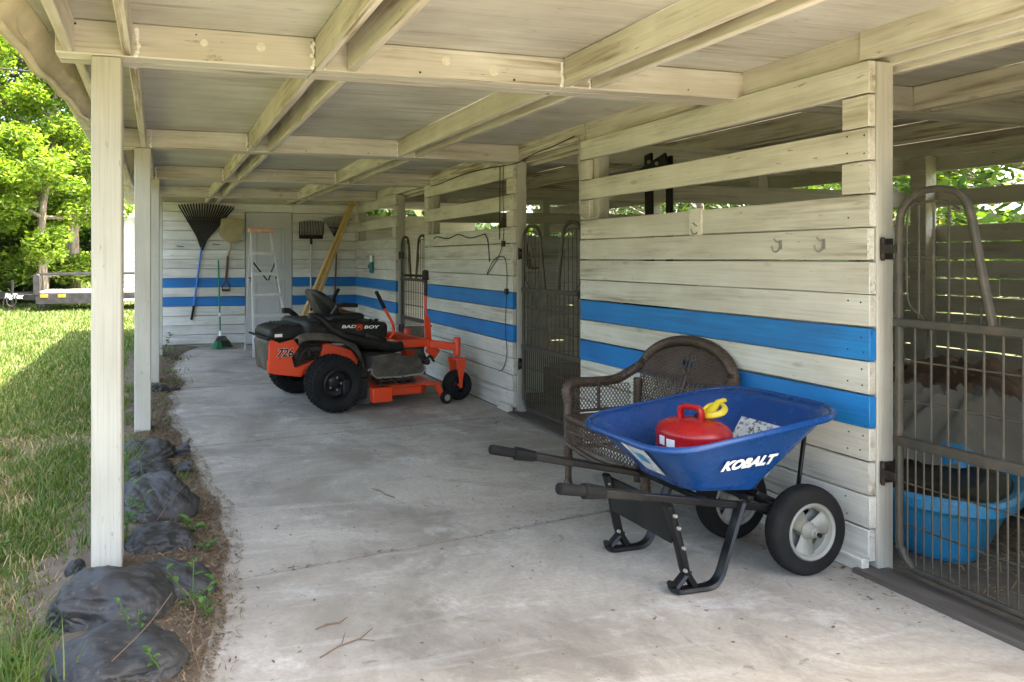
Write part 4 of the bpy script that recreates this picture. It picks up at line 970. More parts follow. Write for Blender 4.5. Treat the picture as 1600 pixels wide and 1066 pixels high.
m = MB(); a_ = (.30, -.3635, .745); m.tube([Vector(a_) + Vector((.034 * math.cos(t), 0, .034 * math.sin(t))) for t in np.linspace(0, 2 * PI, 17)[:-1]], .0035, 5, closed=True)
m.box(.282, .318, -.365, -.3615, .735, .765); m.bar((.27, -.363, .715), (.33, -.363, .775), .003, .006, (0, 1, 0)); m.bar((.33, -.363, .715), (.27, -.363, .775), .003, .006, (0, 1, 0)); m.build('emblem', M_red, mo)
m = MB(); m.bar((-.10, -.363, .75), (-.06, -.363, .735), .003, .012, (0, 1, 0)); m.bar((-.03, -.363, .75), (-.065, -.363, .735), .003, .012, (0, 1, 0)); m.build('small_emblem', M_woodhandle, mo)
text('engine_number', '726', .10, M_white, mo, frame((-.475, YN - .0155, .505), (1, 0, 0), (0, 0, 1)), shear=.3, bold=.0045, sx=1.35)
text('engine_number', '726', .10, M_black, mo, frame((-.475, YN - .018, .505), (1, 0, 0), (0, 0, 1)), shear=.3, bold=.0022, sx=1.35)
text('engine_number', 'cc', .04, M_black, mo, frame((-.365, YN - .018, .49), (1, 0, 0), (0, 0, 1)), shear=.3, bold=.001, sx=.9)
m = MB(); m.bar((-.55, YN - .0145, .457), (-.40, YN - .0145, .475), .002, .006, (0, 1, 0)); m.build('number_underline', M_black, mo)
# foot pan, deck, front frame
m = MB(); m.loft([[(.36, -.46, .25), (.36, .40, .25), (.36, .40, .30), (.36, -.46, .30)], [(.40, -.46, .40), (.40, .40, .40), (.38, .40, .45), (.38, -.46, .45)], [(.60, -.46, .44), (.60, .40, .44), (.60, .40, .47), (.60, -.46, .47)], [(.88, -.46, .37), (.88, .40, .37), (.88, .40, .40), (.88, -.46, .40)], [(.90, -.46, .27), (.90, .40, .27), (.90, .40, .28), (.90, -.46, .28)]])
m.build('foot_pan', M_brownplastic, mo, bevel=.006)
m = MB(); m.prism([(.36, .30), (.40, .43), (.62, .455), (.88, .385), (.895, .27), (.42, .255)], 'xz', -.475, -.462); m.build('pan_side', M_brownplastic, mo, bevel=.004)
m = MB(); m.tube(smoothpts([(.33, -.48, .33), (.37, -.485, .34), (.42, -.485, .26), (.88, -.485, .27), (.90, -.485, .35)], 2), .009, 6); m.build('pan_trim', M_silver, mo)
for y0, y1 in ((-.38, -.32), (.30, .36)):
    m = MB(); m.box(.50, 1.02, y0, y1, .50, .57); m.build('front_rail', M_red, mo, bevel=.006)
m = MB(); m.bar((1.0, -.44, .535), (1.0, .44, .535), .07, .07)
m.bar((1.0, -.38, .50), (1.10, -.38, .42), .03, .10); m.build('front_axle', M_red, mo, bevel=.008)
m = MB(); m.box(.55, 1.0, -.32, .32, .47, .49); m.build('floor_plate', M_brownplastic, mo, bevel=.004)
for s in (-1, 1):
    m = MB(); m.bar((1.0, s * .42, .535), (1.23, s * .50, .50), .05, .07); m.lathe([(0, .42), (.034, .42), (.034, .58), (.028, .59), (0, .59)], (1.245, s * .50, 0), (0, 0, 1), 16); m.build('caster_arm', M_red, mo, bevel=.005)
    cr = .145; m = MB()
    m.box(1.19, 1.30, s * .50 - .075, s * .50 + .075, .375, .40)
    for q in (-1, 1): m.loft([[(x, s * .50 + q * .072 - .007, z), (x, s * .50 + q * .072 + .007, z), (x2, s * .50 + q * .072 + .007, z), (x2, s * .50 + q * .072 - .007, z)] for x, x2, z in ((1.19, 1.30, .39), (1.20, 1.29, .33), (1.225, 1.262, .20), (1.225, 1.257, .125))])
    m.tube([(1.245, s * .5 - .085, .148), (1.245, s * .5 + .085, .148)], .012, 8); m.build('caster_fork', M_red, mo, bevel=.004)
    wheel_(1.245, s * .50, cr, .055, .07, False, 'caster_wheel')
# mower deck
m = MB(); deck = [(.28, -.56), (.36, -.62), (.84, -.62), (.98, -.50), (1.02, -.2), (1.02, .2), (.98, .5), (.84, .62), (.3, .62), (.22, .2), (.22, -.2)]
m.prism(deck, 'xy', .185, .20); m.prism([(.30 + (x - .62) * .0 + x * 0, y) for x, y in []] or [(.30, -.50), (.40, -.585), (.82, -.585), (.94, -.46), (.97, 0), (.94, .46), (.8, .58), (.3, .58)], 'xy', .11, .185)
m.build('deck', M_red, mo, bevel=.008)
m = MB(); m.box(.30, .49, -.66, -.56, .075, .20); m.build('deck_box', M_red, mo, bevel=.006)
m = MB(); m.loft([[(.10, -.5, .05), (.10, -.3, .05), (.3, -.3, .05), (.3, -.6, .05)], [(.24, -.5, .20), (.24, -.3, .20), (.31, -.3, .20), (.31, -.6, .20)]]); m.build('discharge_chute', M_plastic, mo, bevel=.005)
m = MB(); m.bar((.96, -.60, .20), (1.02, -.60, .08), .02, .05); m.bar((.84, -.60, .195), (1.0, -.60, .195), .05, .02); m.build('deck_bracket', M_red, mo, bevel=.004)
m = MB()
for x in (.45, .55, .66, .75): m.tube([(x, -.5, .20), (x + .02, -.5, .26)], .012, 6); m.box(x - .03, x + .03, -.54, -.46, .20, .215)
m.tube([(.42, -.52, .235), (.78, -.52, .235)], .010, 6); m.build('deck_link', M_iron, mo); m = MB(); m.tube(smoothpts([(.88, -.44, .44), (.93, -.45, .38), (.98, -.45, .42), (1.03, -.44, .37)]), .014, 8); m.lathe([(0, -.02), (.03, -.02), (.03, .02), (0, .02)], (.95, -.44, .37), (0, 1, 0), 12); m.build('deck_linkage', M_iron, mo); m = MB(); m.tube([(.90, -.42, .50), (.97, -.42, .36)], .016, 8); m.build('damper', M_iron, mo); m = MB(); m.lathe([(.1, 0), (.1, .05), (0, .05)], (.7, .0, .2), (0, 0, 1), 20); m.build('pulley', M_iron, mo)
m = MB(); m.lathe([(.0, -.024), (.052, -.024), (.058, -.012), (.058, .012), (.052, .024), (0, .024)], (1.055, -.62, .062), (0, 1, 0), 22); gw = m.build('anti_scalp_wheel', M_rubber, mo)
m = MB(); m.lathe([(0, -.032), (.012, -.03), (.02, -.026), (.03, -.025)], (1.055, -.62, .062), (0, 1, 0), 12); m.build('hub_cap', M_silver, gw)
m = MB(); m.box(.06, .30, -.57, -.40, .10, .28); m.build('deck_belt_guard', M_plastic, mo, bevel=.01)
# tall deck lift lever
m = MB(); m.prism([(1.0, .53), (.985, .82), (.995, .84), (1.03, .845), (1.045, .80), (1.065, .53)], 'xz', -.345, -.325); m.tube([(1.005, -.335, .80), (1.0, -.335, .98), (1.0, -.335, 1.10)], .013, 8); m.tube([(1.045, -.36, .72), (1.045, -.30, .72)], .015, 8); m.build('lift_lever', M_red, mo, bevel=.002)
m = MB(); m.tube([(1.0, -.335, 1.09), (1.0, -.335, 1.28)], .018, 10); m.tube([(1.0, -.335, 1.31), (1.0, -.335, 1.38), (1.005, -.335, 1.40)], [.030, .030, .022], 10); m.tube([(1.0, -.335, 1.28), (.995, -.34, 1.32)], .034, 10); m.bar((.78, -.33, 1.34), (.96, -.335, 1.33), .03, .03); m.build('lever_top', M_iron, mo, bevel=.004)

# settle the mower's rear and upper proportions (part meshes only, wheels stay round)
def _fit(v):
    if v.x < -.15: v.x = -.15 + (v.x + .15) * .74
    if v.z > .58: v.z = .58 + (v.z - .58) * .78
for o in mo.children:
    if 'wheel' in o.name: continue
    for v in o.data.vertices: _fit(v.co)
    k = o.name.split('.')[0]
    if k.startswith('seat') or k == 'armrest':
        for v in o.data.vertices:
            if k in ('seat_cushion', 'armrest'): v.co.x = -.05 + (v.co.x + .05) * .72
            v.co.x += .12; v.co.z -= .005 - (max(0, v.co.z - .8) * .10 if k != 'seat_cushion' else 0)
# ================================================================ TOOLS ON THE END WALL
YT = YB - .03
def P(px, py, dy=0): return onY(px, py, YT - dy)
# big black leaf rake, hung head up
a = P(316, 381); r = empty('leaf_rake', 'wide black fan leaf rake with blue handle hanging head up on the end wall', 'rake', (a.x, a.y, a.z))
L_, Rr = P(279, 321) - a, P(365, 325) - a; m = MB(); n = 20
for i in range(n):
    t = i / (n - 1); e = L_.lerp(Rr, t) + Vector((0, -.02, .035 * math.sin(t * PI))); b = Vector(((t - .5) * .05, 0, .02))
    m.tube([b, b.lerp(e, .5) + Vector((0, -.015, 0)), e, e + Vector((0, -.05, .006))], [.010, .009, .008, .005], 5, flat=1.5, upv=(1, 0, 0))
for f in (.42, .66): m.tube([(L_.lerp(Rr, t) * f) + Vector((0, -.012, .02)) for t in np.linspace(0, 1, 9)], .006, 5)
m.build('tines', M_plastic, r)
m = MB(); m.prism([(-.03, -.06), (.03, -.06), (.10, .14), (-.10, .14)], 'xz', -.012, .004); m.tube([(0, 0, .06), (0, 0, -.10)], [.014, .02], 8); m.build('head', M_plastic, r, bevel=.004)
h0, h1, h2 = P(315, 385) - a, P(303, 478) - a, P(299, 500) - a
m = MB(); m.tube([h0, h1], .0135, 10); m.build('handle', M_bluehandle, r); m = MB(); m.tube([h1, h2], .017, 10); m.build('grip', M_rubber, r)
# shovel
a = P(361, 380); r = empty('shovel', 'flat grain shovel with brown D grip handle hanging blade up on the end wall', 'shovel', a)
pl = [P(x, y) - a for x, y in ((345, 342), (362, 340.5), (381, 343), (379, 362), (373, 378), (366, 380.5), (358, 380.5), (349, 376), (342, 366))]
m = MB(); cxy = Vector((0, -.05, sum(p.z for p in pl) / 9)); m.loft([[p + Vector((0, -.045, 0)) for p in pl], [p.lerp(cxy, .25) + Vector((0, -.005, 0)) for p in pl], [p.lerp(cxy, .8) + Vector((0, .012, 0)) for p in pl]]); m.build('blade', M_shovel, r, sharp=60)
m = MB(); m.tube([(0, -.03, .05), (-.01, -.02, -.05), P(356, 400) - a], [.014, .018, .018], 10); m.build('socket', M_shovel, r)
q0, q1 = P(356, 400) - a, P(353, 438) - a
m = MB(); m.tube([q0, q1], .017, 10); m.build('shaft', M_woodhandle, r)
m = MB(); m.tube([q1, q1 + Vector((-.055, 0, -.09)), q1 + Vector((-.05, 0, -.15))], .009, 8); m.tube([q1, q1 + Vector((.055, 0, -.09)), q1 + Vector((.05, 0, -.15))], .009, 8); m.tube([q1 + Vector((-.06, 0, -.15)), q1 + Vector((.06, 0, -.15))], .016, 8); m.build('d_grip', M_woodhandle, r)
# broom standing
b0 = Vector((.86, YB - .38, 0)); tp = onY(341, 407, YB - .05); r = empty('broom', 'green angled broom leaning upright against the end wall stripes', 'broom', b0)
tv = tp - b0; m = MB(); m.tube([tv * .18, tv * .36], .0125, 8); m.tube([tv * .40, tv], .0125, 8); m.build('handle', M_green, r); m = MB(); m.tube([tv * .36, tv * .40], .0135, 8); m.tube([tv * .13, tv * .2], [.03, .016], 8); m.build('collar', M_white, r)
m = MB(); m.loft([[(x, y, .19) for x, y in ((-.05, -.03), (.07, -.03), (.07, .03), (-.05, .03))], [(x, y, .12) for x, y in ((-.08, -.035), (.12, -.035), (.12, .035), (-.08, .035))]]); m.build('head_cap', M_brownplastic, r, bevel=.01)
m = MB()
for i in range(34):
    t = i / 33; x0 = -.08 + .20 * t; x1 = -.13 + .31 * t
    for yy in (-.02, .0, .02): m.tube([(x0, yy, .125), (x1 + jit(.006), yy * 1.9 + jit(.006), .004 + .02 * t)], [.004, .0055], 4)
m.build('bristles', M_green, r)
m = MB(); m.loft([[(x, -.045, z) for x, z in ((.0, .12), (.11, .12), (.165, .03), (.02, .03))], [(x, -.055, z) for x, z in ((.0, .12), (.11, .12), (.165, .03), (.02, .03))]]); m.build('dark_bristles', M_plastic, r)
# manure fork
a = P(486, 372); r = empty('stall_fork', 'black tined stall fork with pale straight handle hanging on the end wall', 'fork', a); m = MB()
w0, w1 = P(467, 350).x - a.x, P(504, 350).x - a.x; hh = P(486, 347).z - a.z
for i in range(16):
    t = i / 15; x = w0 + (w1 - w0) * t; m.tube([(x * .93, -.02, 0), (x * .97, -.035, hh * .5), (x, -.07, hh + .02 * math.sin(t * PI))], .006, 5)
m.tube([(w0, -.04, .05), (w0, -.07, hh * .95)], .009, 5); m.tube([(w1, -.04, .05), (w1, -.07, hh * .95)], .009, 5)
m.box(w0, w1, -.035, 0, -.015, .045); m.build('head', M_plastic, r)
m = MB(); m.tube([(0, -.01, .02), P(485, 500) - a], .014, 8); m.build('handle', M_palehandle, r); m = MB(); m.tube([(0, -.012, .03), (0, -.012, -.10)], .02, 8); m.build('socket', M_plastic, r)
# wire rake
a = P(526, 376); r = empty('wire_rake', 'thin wire spring rake hanging in the dim corner behind the leaning lumber', 'rake', a); m = MB(); L_, Rr = P(505, 342) - a, P(549, 342) - a
for i in range(20):
    t = i / 19; e = L_.lerp(Rr, t) + Vector((0, -.02, .04 * math.sin(t * PI))); m.tube([(0, 0, 0), e * .5 + Vector((0, -.01, 0)), e, e + Vector((0, -.03, 0))], .0035, 4)
m.tube([L_ * .6 + Vector((0, -.01, 0)), Vector((L_.x * .0, -.01, L_.z * .56)), Rr * .6 + Vector((0, -.01, 0))], .007, 5); m.build('tines', M_iron, r)
m = MB(); m.tube([(0, 0, .03), (0, 0, -.05)], [.02, .014], 8); m.build('ferrule', M_red, r)
m = MB(); m.tube([(0, 0, -.05), P(522, 500) - a], .013, 8); m.build('handle', M_woodhandle, r)
# small hooks in the end wall
for i, (px, py, lb) in enumerate(((281, 385, 'empty iron nail hook left of the big rake on the end wall'), (337, 382, 'empty iron nail hook between rake and shovel on the end wall'))):
    a = P(px, py); m = MB(); m.tube([(a.x - .05, YB - .02, a.z + .005), (a.x, YB - .03, a.z), (a.x + .06, YB - .02, a.z - .004)], .005, 5); m.tube([(a.x, YB, a.z), (a.x, YB - .03, a.z)], .005, 5); tag(m.build('nail_hook', M_iron), lb, 'hook', 'nail hooks on the end wall')

# ================================================================ STEPLADDER
yl = 9.75; zt = onY(407, 362, yl + .35).z
r = empty('stepladder', 'aluminium stepladder with worn orange top cap opened before the grey door', 'ladder', (onZ(412, 548).x, yl, 0))
ox = r.location.x
fl = onZ(386, 548); frr = onZ(437, 548); tl = Vector((onY(393, 364, yl + .38).x, yl + .38, zt)); tr_ = Vector((onY(423, 364, yl + .38).x, yl + .38, zt))
A = Vector((fl.x - ox, 0, 0)); B = Vector((A.x + .50, 0, 0)); T1 = tl - r.location; T2 = tr_ - r.location
T1.y = T2.y = .38
for p, q in ((A, T1), (B, T2)): m = MB(); m.bar(p, q, .026, .06, (0, 1, 0)); m.build('front_rail', M_alu, r, bevel=.002)
A2 = A + Vector((-.03, .80, 0)); B2 = B + Vector((.03, .80, 0)); T3 = T1 + Vector((0, .06, 0)); T4 = T2 + Vector((0, .06, 0))
for p, q in ((A2, T3), (B2, T4)): m = MB(); m.bar(p, q, .022, .03, (0, 1, 0)); m.build('rear_rail', M_alu, r, bevel=.002)
for i in range(1, 6):
    t = i / 6.05; p, q = A.lerp(T1, t), B.lerp(T2, t); m = MB(); m.box(p.x, q.x, p.y - .045, p.y + .045, p.z - .012, p.z + .012); m.box(p.x, q.x, p.y - .048, p.y - .042, p.z - .03, p.z + .012); m.build('step', M_alu, r, bevel=.002)
for t in (.2, .45, .7): m = MB(); m.bar(A2.lerp(T3, t), B2.lerp(T4, t), .015, .02); m.build('rear_brace', M_alu, r)
m = MB(); m.box(T1.x - .04, T2.x + .04, T1.y - .07, T1.y + .12, zt - .01, zt + .05); m.build('top_cap', M_orangetop, r, bevel=.01, seg=2)
m = MB()
for a_, b_, c_ in ((A, A2, 1), (B, B2, -1)): p = a_.lerp(T1 if c_ == 1 else T2, .62); q = b_.lerp(T3 if c_ == 1 else T4, .62); m.bar(p, q, .006, .018)
m.bar(A.lerp(T1, .76), Vector(((A.x + B.x) / 2, .5, A.lerp(T1, .60).z)), .01, .018); m.bar(B.lerp(T2, .76), Vector(((A.x + B.x) / 2 + .02, .5, A.lerp(T1, .60).z)), .01, .018)
m.build('spreader', M_iron, r)
m = MB(); m.bar(A.lerp(T1, .02), A.lerp(T1, .17) + Vector((.10, .10, 0)), .006, .02); m.bar(B.lerp(T2, .02), A.lerp(T1, .17) + Vector((.30, .1, 0)), .006, .02); m.build('foot_brace', M_iron, r)

# ================================================================ LEANING LUMBER
top = Vector((2.92, 11.0, onY(576, 318, 11.0).z)); botm = onZ(449, 556); botm.z = .0
for i, (dx, lab) in enumerate(((-.02, 'yellow lumber board leaning in the far corner, left one of the pair'), (.13, 'yellow lumber board leaning in the far corner, right and rear one of the pair'))):
    m = MB(); L = (top - botm).length; r = None
    o_ = botm + Vector((dx, .04 * i, 0)); d = (top + Vector((-.02 * (1 - i) - .0, .03 * i, 0)) - o_).normalized(); m.bar((0, 0, 0.02), (0, 0, L), .038, .070, (0, 1, 0))
    ob = m.build('lumber_board', M_yel, bevel=.003); ob.rotation_mode = 'QUATERNION'; ob.rotation_quaternion = (d).to_track_quat('Z', 'Y'); ob.location = o_; tag(ob, lab, 'lumber', 'lumber leaning in the corner')
# ================================================================ SANDBAGS
def fast(name, V, k, mat, parent=None, smooth=False):
    V = np.asarray(V, dtype=np.float32).reshape(-1, 3); nf = len(V) // k; me = bpy.data.meshes.new(name)
    me.vertices.add(len(V)); me.vertices.foreach_set('co', V.ravel()); me.loops.add(len(V)); me.loops.foreach_set('vertex_index', np.arange(len(V), dtype=np.int32))
    me.polygons.add(nf); me.polygons.foreach_set('loop_start', np.arange(0, len(V), k, dtype=np.int32))
    me.update(calc_edges=True); me.materials.append(mat); o = bpy.data.objects.new(name, me); COL.objects.link(o); o.parent = parent; return o
def sandbag(x, y, rz, lx, ly, lz, seed, label, tie=0, z0=-.05, tilt=0):
    m = MB()
    def f(u, v):
        a = u * 2 * PI; b = (v - .5) * PI; cb = math.copysign(abs(math.cos(b)) ** .62, math.cos(b)); sb_ = math.copysign(abs(math.sin(b)) ** .9, math.sin(b))
        ca = math.copysign(abs(math.cos(a)) ** .75, math.cos(a)); sa = math.copysign(abs(math.sin(a)) ** .75, math.sin(a))
        X_, Z_, Y_ = ca * cb, sa * cb, sb_
        q = Vector((X_ * 1.3 + seed, Y_ * 1.3, Z_)); nn = noise.noise(q * 1.2) * .20 + noise.noise(q * 2.6) * .10
        rg = lambda p: 1 - abs(noise.noise(p)) * 2.4
        w1 = rg(Vector((X_ * 1.6 + seed + .5 * noise.noise(q * 2), Y_ * 3.4, Z_ * 3))); w2 = rg(Vector((X_ * 3.3, Y_ * 8 + noise.noise(q * 3), Z_ * 5 + seed))); w3 = rg(Vector((X_ * 11, Y_ * 7, Z_ * 9 + seed)))
        ed = min(1, abs(X_) * 1.15) ** 2; fold = .05 * max(0, w1) ** 3 + (.012 + .05 * ed) * max(0, w2) ** 2 + .006 * w3
        k = 1 + nn - fold; sx_ = 1
        if tie:
            t = (X_ * tie + 1) / 2; pin = max(0, t - .72) / .28; sx_ = 1 - .45 * pin ** 1.2; fold2 = .12 * pin * math.sin(a * 17 + seed); k *= 1 + fold2
        return (lx * X_ * (1 + nn * .5), ly * Y_ * k * sx_, lz * (Z_ * k * sx_ * (1 if Z_ > 0 else .55) + .5))
    f0 = f
    m.grid(f0, 150, 84, True)
    r = empty('sandbag', label, 'sandbag', (x, y, z0), rz, 'black plastic sandbags along the slab edge')
    b = m.build('bag_body', M_bag, r, sharp=60); b.rotation_euler = (0, tilt, 0)
    if tie:
        n_ = MB()
        def g(u, v):
            a = u * 2 * PI; rr_ = (.30 + .42 * v) * (1 + .25 * math.sin(a * 6 + seed) + .12 * math.sin(a * 13)); return (tie * (lx * .86 + .10 * v + .02 * math.sin(a * 5)), ly * .62 * rr_ * math.cos(a), lz * (.5 + .75 * rr_ * math.sin(a)))
        n_.grid(g, 60, 8, True); t_ = n_.build('bag_mouth', M_bag, r, solid=.003, sharp=80); t_.rotation_euler = (0, tilt, 0)
    return r
sandbag(-.13, 2.46, .15, .215, .18, .105, 1.3, 'black plastic sandbag cut by the bottom edge of the photo, nearest of the row')
sandbag(-.165, 2.86, -.2, .225, .20, .135, 4.7, 'large black sandbag lying against the foot of the foreground porch post', tie=0, tilt=.05)
sandbag(.035, 3.03, -.9, .21, .135, .10, 7.9, 'black sandbag with a folded corner right of the foreground post foot', tie=-1, tilt=-.12)
sandbag(-.0, 3.42, .2, .15, .14, .11, 11.2, 'small mottled sandbag wedged between two larger ones', z0=-.05)
sandbag(-.03, 3.92, -1.1, .25, .19, .155, 15.5, 'biggest rounded black sandbag, midway along the row')
sandbag(-.07, 4.55, .15, .18, .14, .12, 19.1, 'black sandbag with gaping tied mouth, just beyond the rounded one', tie=1)
sandbag(-.08, 4.98, .0, .19, .13, .13, 23.6, 'black sandbag with torn open mouth at the foot of the second post', tie=1, tilt=-.05)
sandbag(-.02, 7.45, .6, .14, .09, .08, 29.3, 'small far dark sandbag poking from the dirt by the third post', tie=1, z0=-.04)
sandbag(-.35, 3.30, 1.2, .05, .035, .05, 33.3, 'tiny scrap of dark plastic bag in the grass left of the foreground post', z0=-.03)

# ================================================================ LITTER ALONG THE SLAB EDGE, SOIL BANK
def edge_lit(y):  # outer limit of the litter on the slab
    base = np.interp(y, [2.0, 2.6, 3.4, 4.2, 5.0, 6.0, 7.3, 8.0, 8.8, 9.8, 10.6, 11.2], [.10, .17, .28, .24, .17, .06, .06, .24, .10, .22, .35, .60])
    return float(base) + .05 * noise.noise(Vector((y * 2.4, 0, 7)))
m = MB()
def bank(u, v):
    y = -1.2 + 12.38 * u; xe = edge_lit(y); x = -.55 + (xe + .55) * v
    h = .052 * math.sin(min(1, (1 - v) * 2.2) * PI / 2) * (1 if v > .4 else max(0, v / .4)) + .018 * noise.noise(Vector((x * 9, y * 9, 0))) * (1 - v) + .012 * noise.noise(Vector((x * 26, y * 26, 0))) * (1 - v)
    return (x, y, max(-.045, -.04 * (1 - v) + h * 1.05 + .003 * (1 - v)) + (-.004 if v > .97 else .0))
m.grid(bank, 420, 34); tag(m.build('soil_bank', M_soil, sharp=80), '', '', kind='structure'); o = bpy.data.objects['soil_bank']; del o['label']; del o['category']
V = []
for i in range(30000):
    y = random.triangular(1.9, 11.1, 3.0); xe = edge_lit(y); x = xe + .03 - abs(random.gauss(0, .20)) if random.random() < .93 else xe + random.random() * .10
    if x < -.7: continue
    a = random.uniform(0, 2 * PI); l = random.uniform(.004, .016) * (1 + y * .04); wd = random.choice((.0008, .001, .0014, .0035)) * (1 + y * .06); l *= 1.6 if wd < .002 else 1; z = (.012 if x < xe else .002) + .03 * max(0, min(1, (xe - x) / .25)) + random.random() * .012
    d = np.array((math.cos(a), math.sin(a), jit(.5))) * l; s_ = np.array((-math.sin(a), math.cos(a), jit(.4))) * wd; p = np.array((x, y, z))
    V += [p - d, p - s_, p + d, p + s_]
lit = fast('leaf_litter', V, 4, M_litter); tag(lit, 'brown leaf litter and mulch along the edge of the concrete', 'leaf litter', kind='stuff')
V = []
for i in range(1500):
    x = random.uniform(.2, 2.8); y = random.uniform(1.9, 9.5) if random.random() < .6 else random.uniform(2, 4)
    q_ = random.random()
    if q_ < .35: x = random.triangular(2.6, 2.87, 2.87)
    elif q_ < .7: J = random.choice(joints[1:4]); y = J[0] + (J[1] - J[0]) * x / 3 + random.gauss(0, .012)
    a = random.uniform(0, 2 * PI); l = random.uniform(.003, .012); wd = l * random.uniform(.2, .7); p = np.array((x, y, .003)); d = np.array((math.cos(a), math.sin(a), .15)) * l; s_ = np.array((-math.sin(a), math.cos(a), 0)) * wd
    V += [p - d, p - s_, p + d, p + s_]
tag(fast('floor_debris', V, 4, M_litter), 'tiny dry leaf crumbs scattered over the concrete floor', 'debris', kind='stuff')
for i, (px, py, ln, a0, lab) in enumerate(((545, 1005, .13, .5, 'forked dry twig lying on the foreground concrete'), (520, 975, .07, .3, 'thin short twig just behind the forked one on the foreground concrete'), (776, 660, .12, 1.2, 'dry curved twig on the concrete by the middle stall gate'), (600, 770, .10, 1.9, 'faint thin twig on the concrete in the middle of the porch'))):
    c = onZ(px, py, .006); m = MB(); d = Vector((math.cos(a0), math.sin(a0), 0)); s_ = Vector((-d.y, d.x, 0))
    m.tube([c - d * ln, c - d * ln * .3 + s_ * .01, c + d * ln * .4 - s_ * .005, c + d * ln + s_ * .015], [.0025, .003, .0025, .0015], 5)
    if i in (0, 2): m.tube([c - d * ln * .2 + s_ * .008, c + d * ln * .3 + s_ * .06], [.002, .0012], 5); m.tube([c + d * ln * .3, c + d * ln * .6 - s_ * .05], [.002, .0012], 5)
    tag(m.build('twig', M_twig), lab, 'twig')

# ================================================================ GRASS
def blades(n, rmin, rmax, u0, u1, h0, h1, keep, wk=.0016, seed=1, lean=.5):
    g = np.random.default_rng(seed); r_ = np.exp(g.uniform(math.log(rmin), math.log(rmax), n)); t = np.tan(np.arctan(u0) + (np.arctan(u1) - np.arctan(u0)) * g.random(n))
    x = r_ * (t * CS + SN); y = r_ * (CS - t * SN); k = np.array([keep(a, b, c) for a, b, c in zip(x, y, g.random(n))]); x, y, r_ = x[k], y[k], r_[k]; n = len(x)
    h = g.uniform(h0, h1, n) * (1 + .25 * np.sin(x * 3.1 + 1) * np.sin(y * 2.3)); a = g.uniform(0, 2 * PI, n); wd = wk * (1 + r_ * .42); b = g.uniform(0, 2 * PI, n); le = g.uniform(.1, 1, n) * lean * h
    z = np.full(n, -.045); bx_, by_ = np.cos(a) * wd, np.sin(a) * wd; tx, ty = np.cos(b) * le, np.sin(b) * le
    P0 = np.stack([x - bx_, y - by_, z], 1); P1 = np.stack([x + bx_, y + by_, z], 1); M1 = np.stack([x + bx_ * .7 + tx * .35, y + by_ * .7 + ty * .35, z + h * .6], 1); M0 = np.stack([x - bx_ * .7 + tx * .35, y - by_ * .7 + ty * .35, z + h * .6], 1)
    T = np.stack([x + tx, y + ty, z + h], 1); T2 = T + np.stack([bx_ * .12, by_ * .12, np.zeros(n)], 1)
    A = np.stack([P0, P1, M1, M0], 1); B = np.stack([M0, M1, T2, T], 1)
    # welded 6-vert blades so that colour is per blade
    return np.stack([P0, P1, M1, M0, T2, T], 1)
def grassobj(name, Bs, mat, label, cat):
    B = np.concatenate(Bs); n = len(B); me = bpy.data.meshes.new(name); V = B.reshape(-1, 3).astype(np.float32)
    me.vertices.add(len(V)); me.vertices.foreach_set('co', V.ravel()); base = np.arange(n)[:, None] * 6
    F = np.concatenate([base + np.array([0, 1, 2, 3]), base + np.array([3, 2, 4, 5])], 1).reshape(-1)
    me.loops.add(len(F)); me.loops.foreach_set('vertex_index', F.astype(np.int32)); me.polygons.add(n * 2); me.polygons.foreach_set('loop_start', np.arange(0, n * 8, 4, dtype=np.int32))
    me.update(calc_edges=True); me.materials.append(mat); o = bpy.data.objects.new(name, me); COL.objects.link(o); return tag(o, label, cat, kind='stuff')
def bare(x, y): return noise.noise(Vector((x * 1.7, y * 1.1, 0))) + .4 * noise.noise(Vector((x * 5, y * 5, 2)))
def keep(x, y, q):
    if x > -.30 + .01 * y + .06 * math.sin(y * 5): return False
    if -.42 < x and 3 < y < 3.4: return False
    if x > -1.5 and y < 6 and bare(x, y) > .10 + (.15 if y > 4.5 else 0): return q < .10
    return True
Bs = [blades(52000, 2.2, 6, -.85, -.24, .03, .085, keep, .0018, 2, .8), blades(80000, 6, 34, -.85, -.2, .04, .09, keep, .0018, 3, .8),
      blades(9000, 30, 60, -.85, -.2, .1, .2, keep, .003, 4)]
grassobj('dry_grass', [blades(16000, 2.2, 9, -.85, -.24, .03, .07, lambda x, y, q: x < -.3 + .01 * y, .0013, 9, 1.6)], M_straw, 'dry straw coloured thatch in the shaded part of the lawn', 'grass')
grassobj('lawn_grass', Bs, M_grass, 'green lawn grass, sunlit beyond the eave shadow', 'grass')
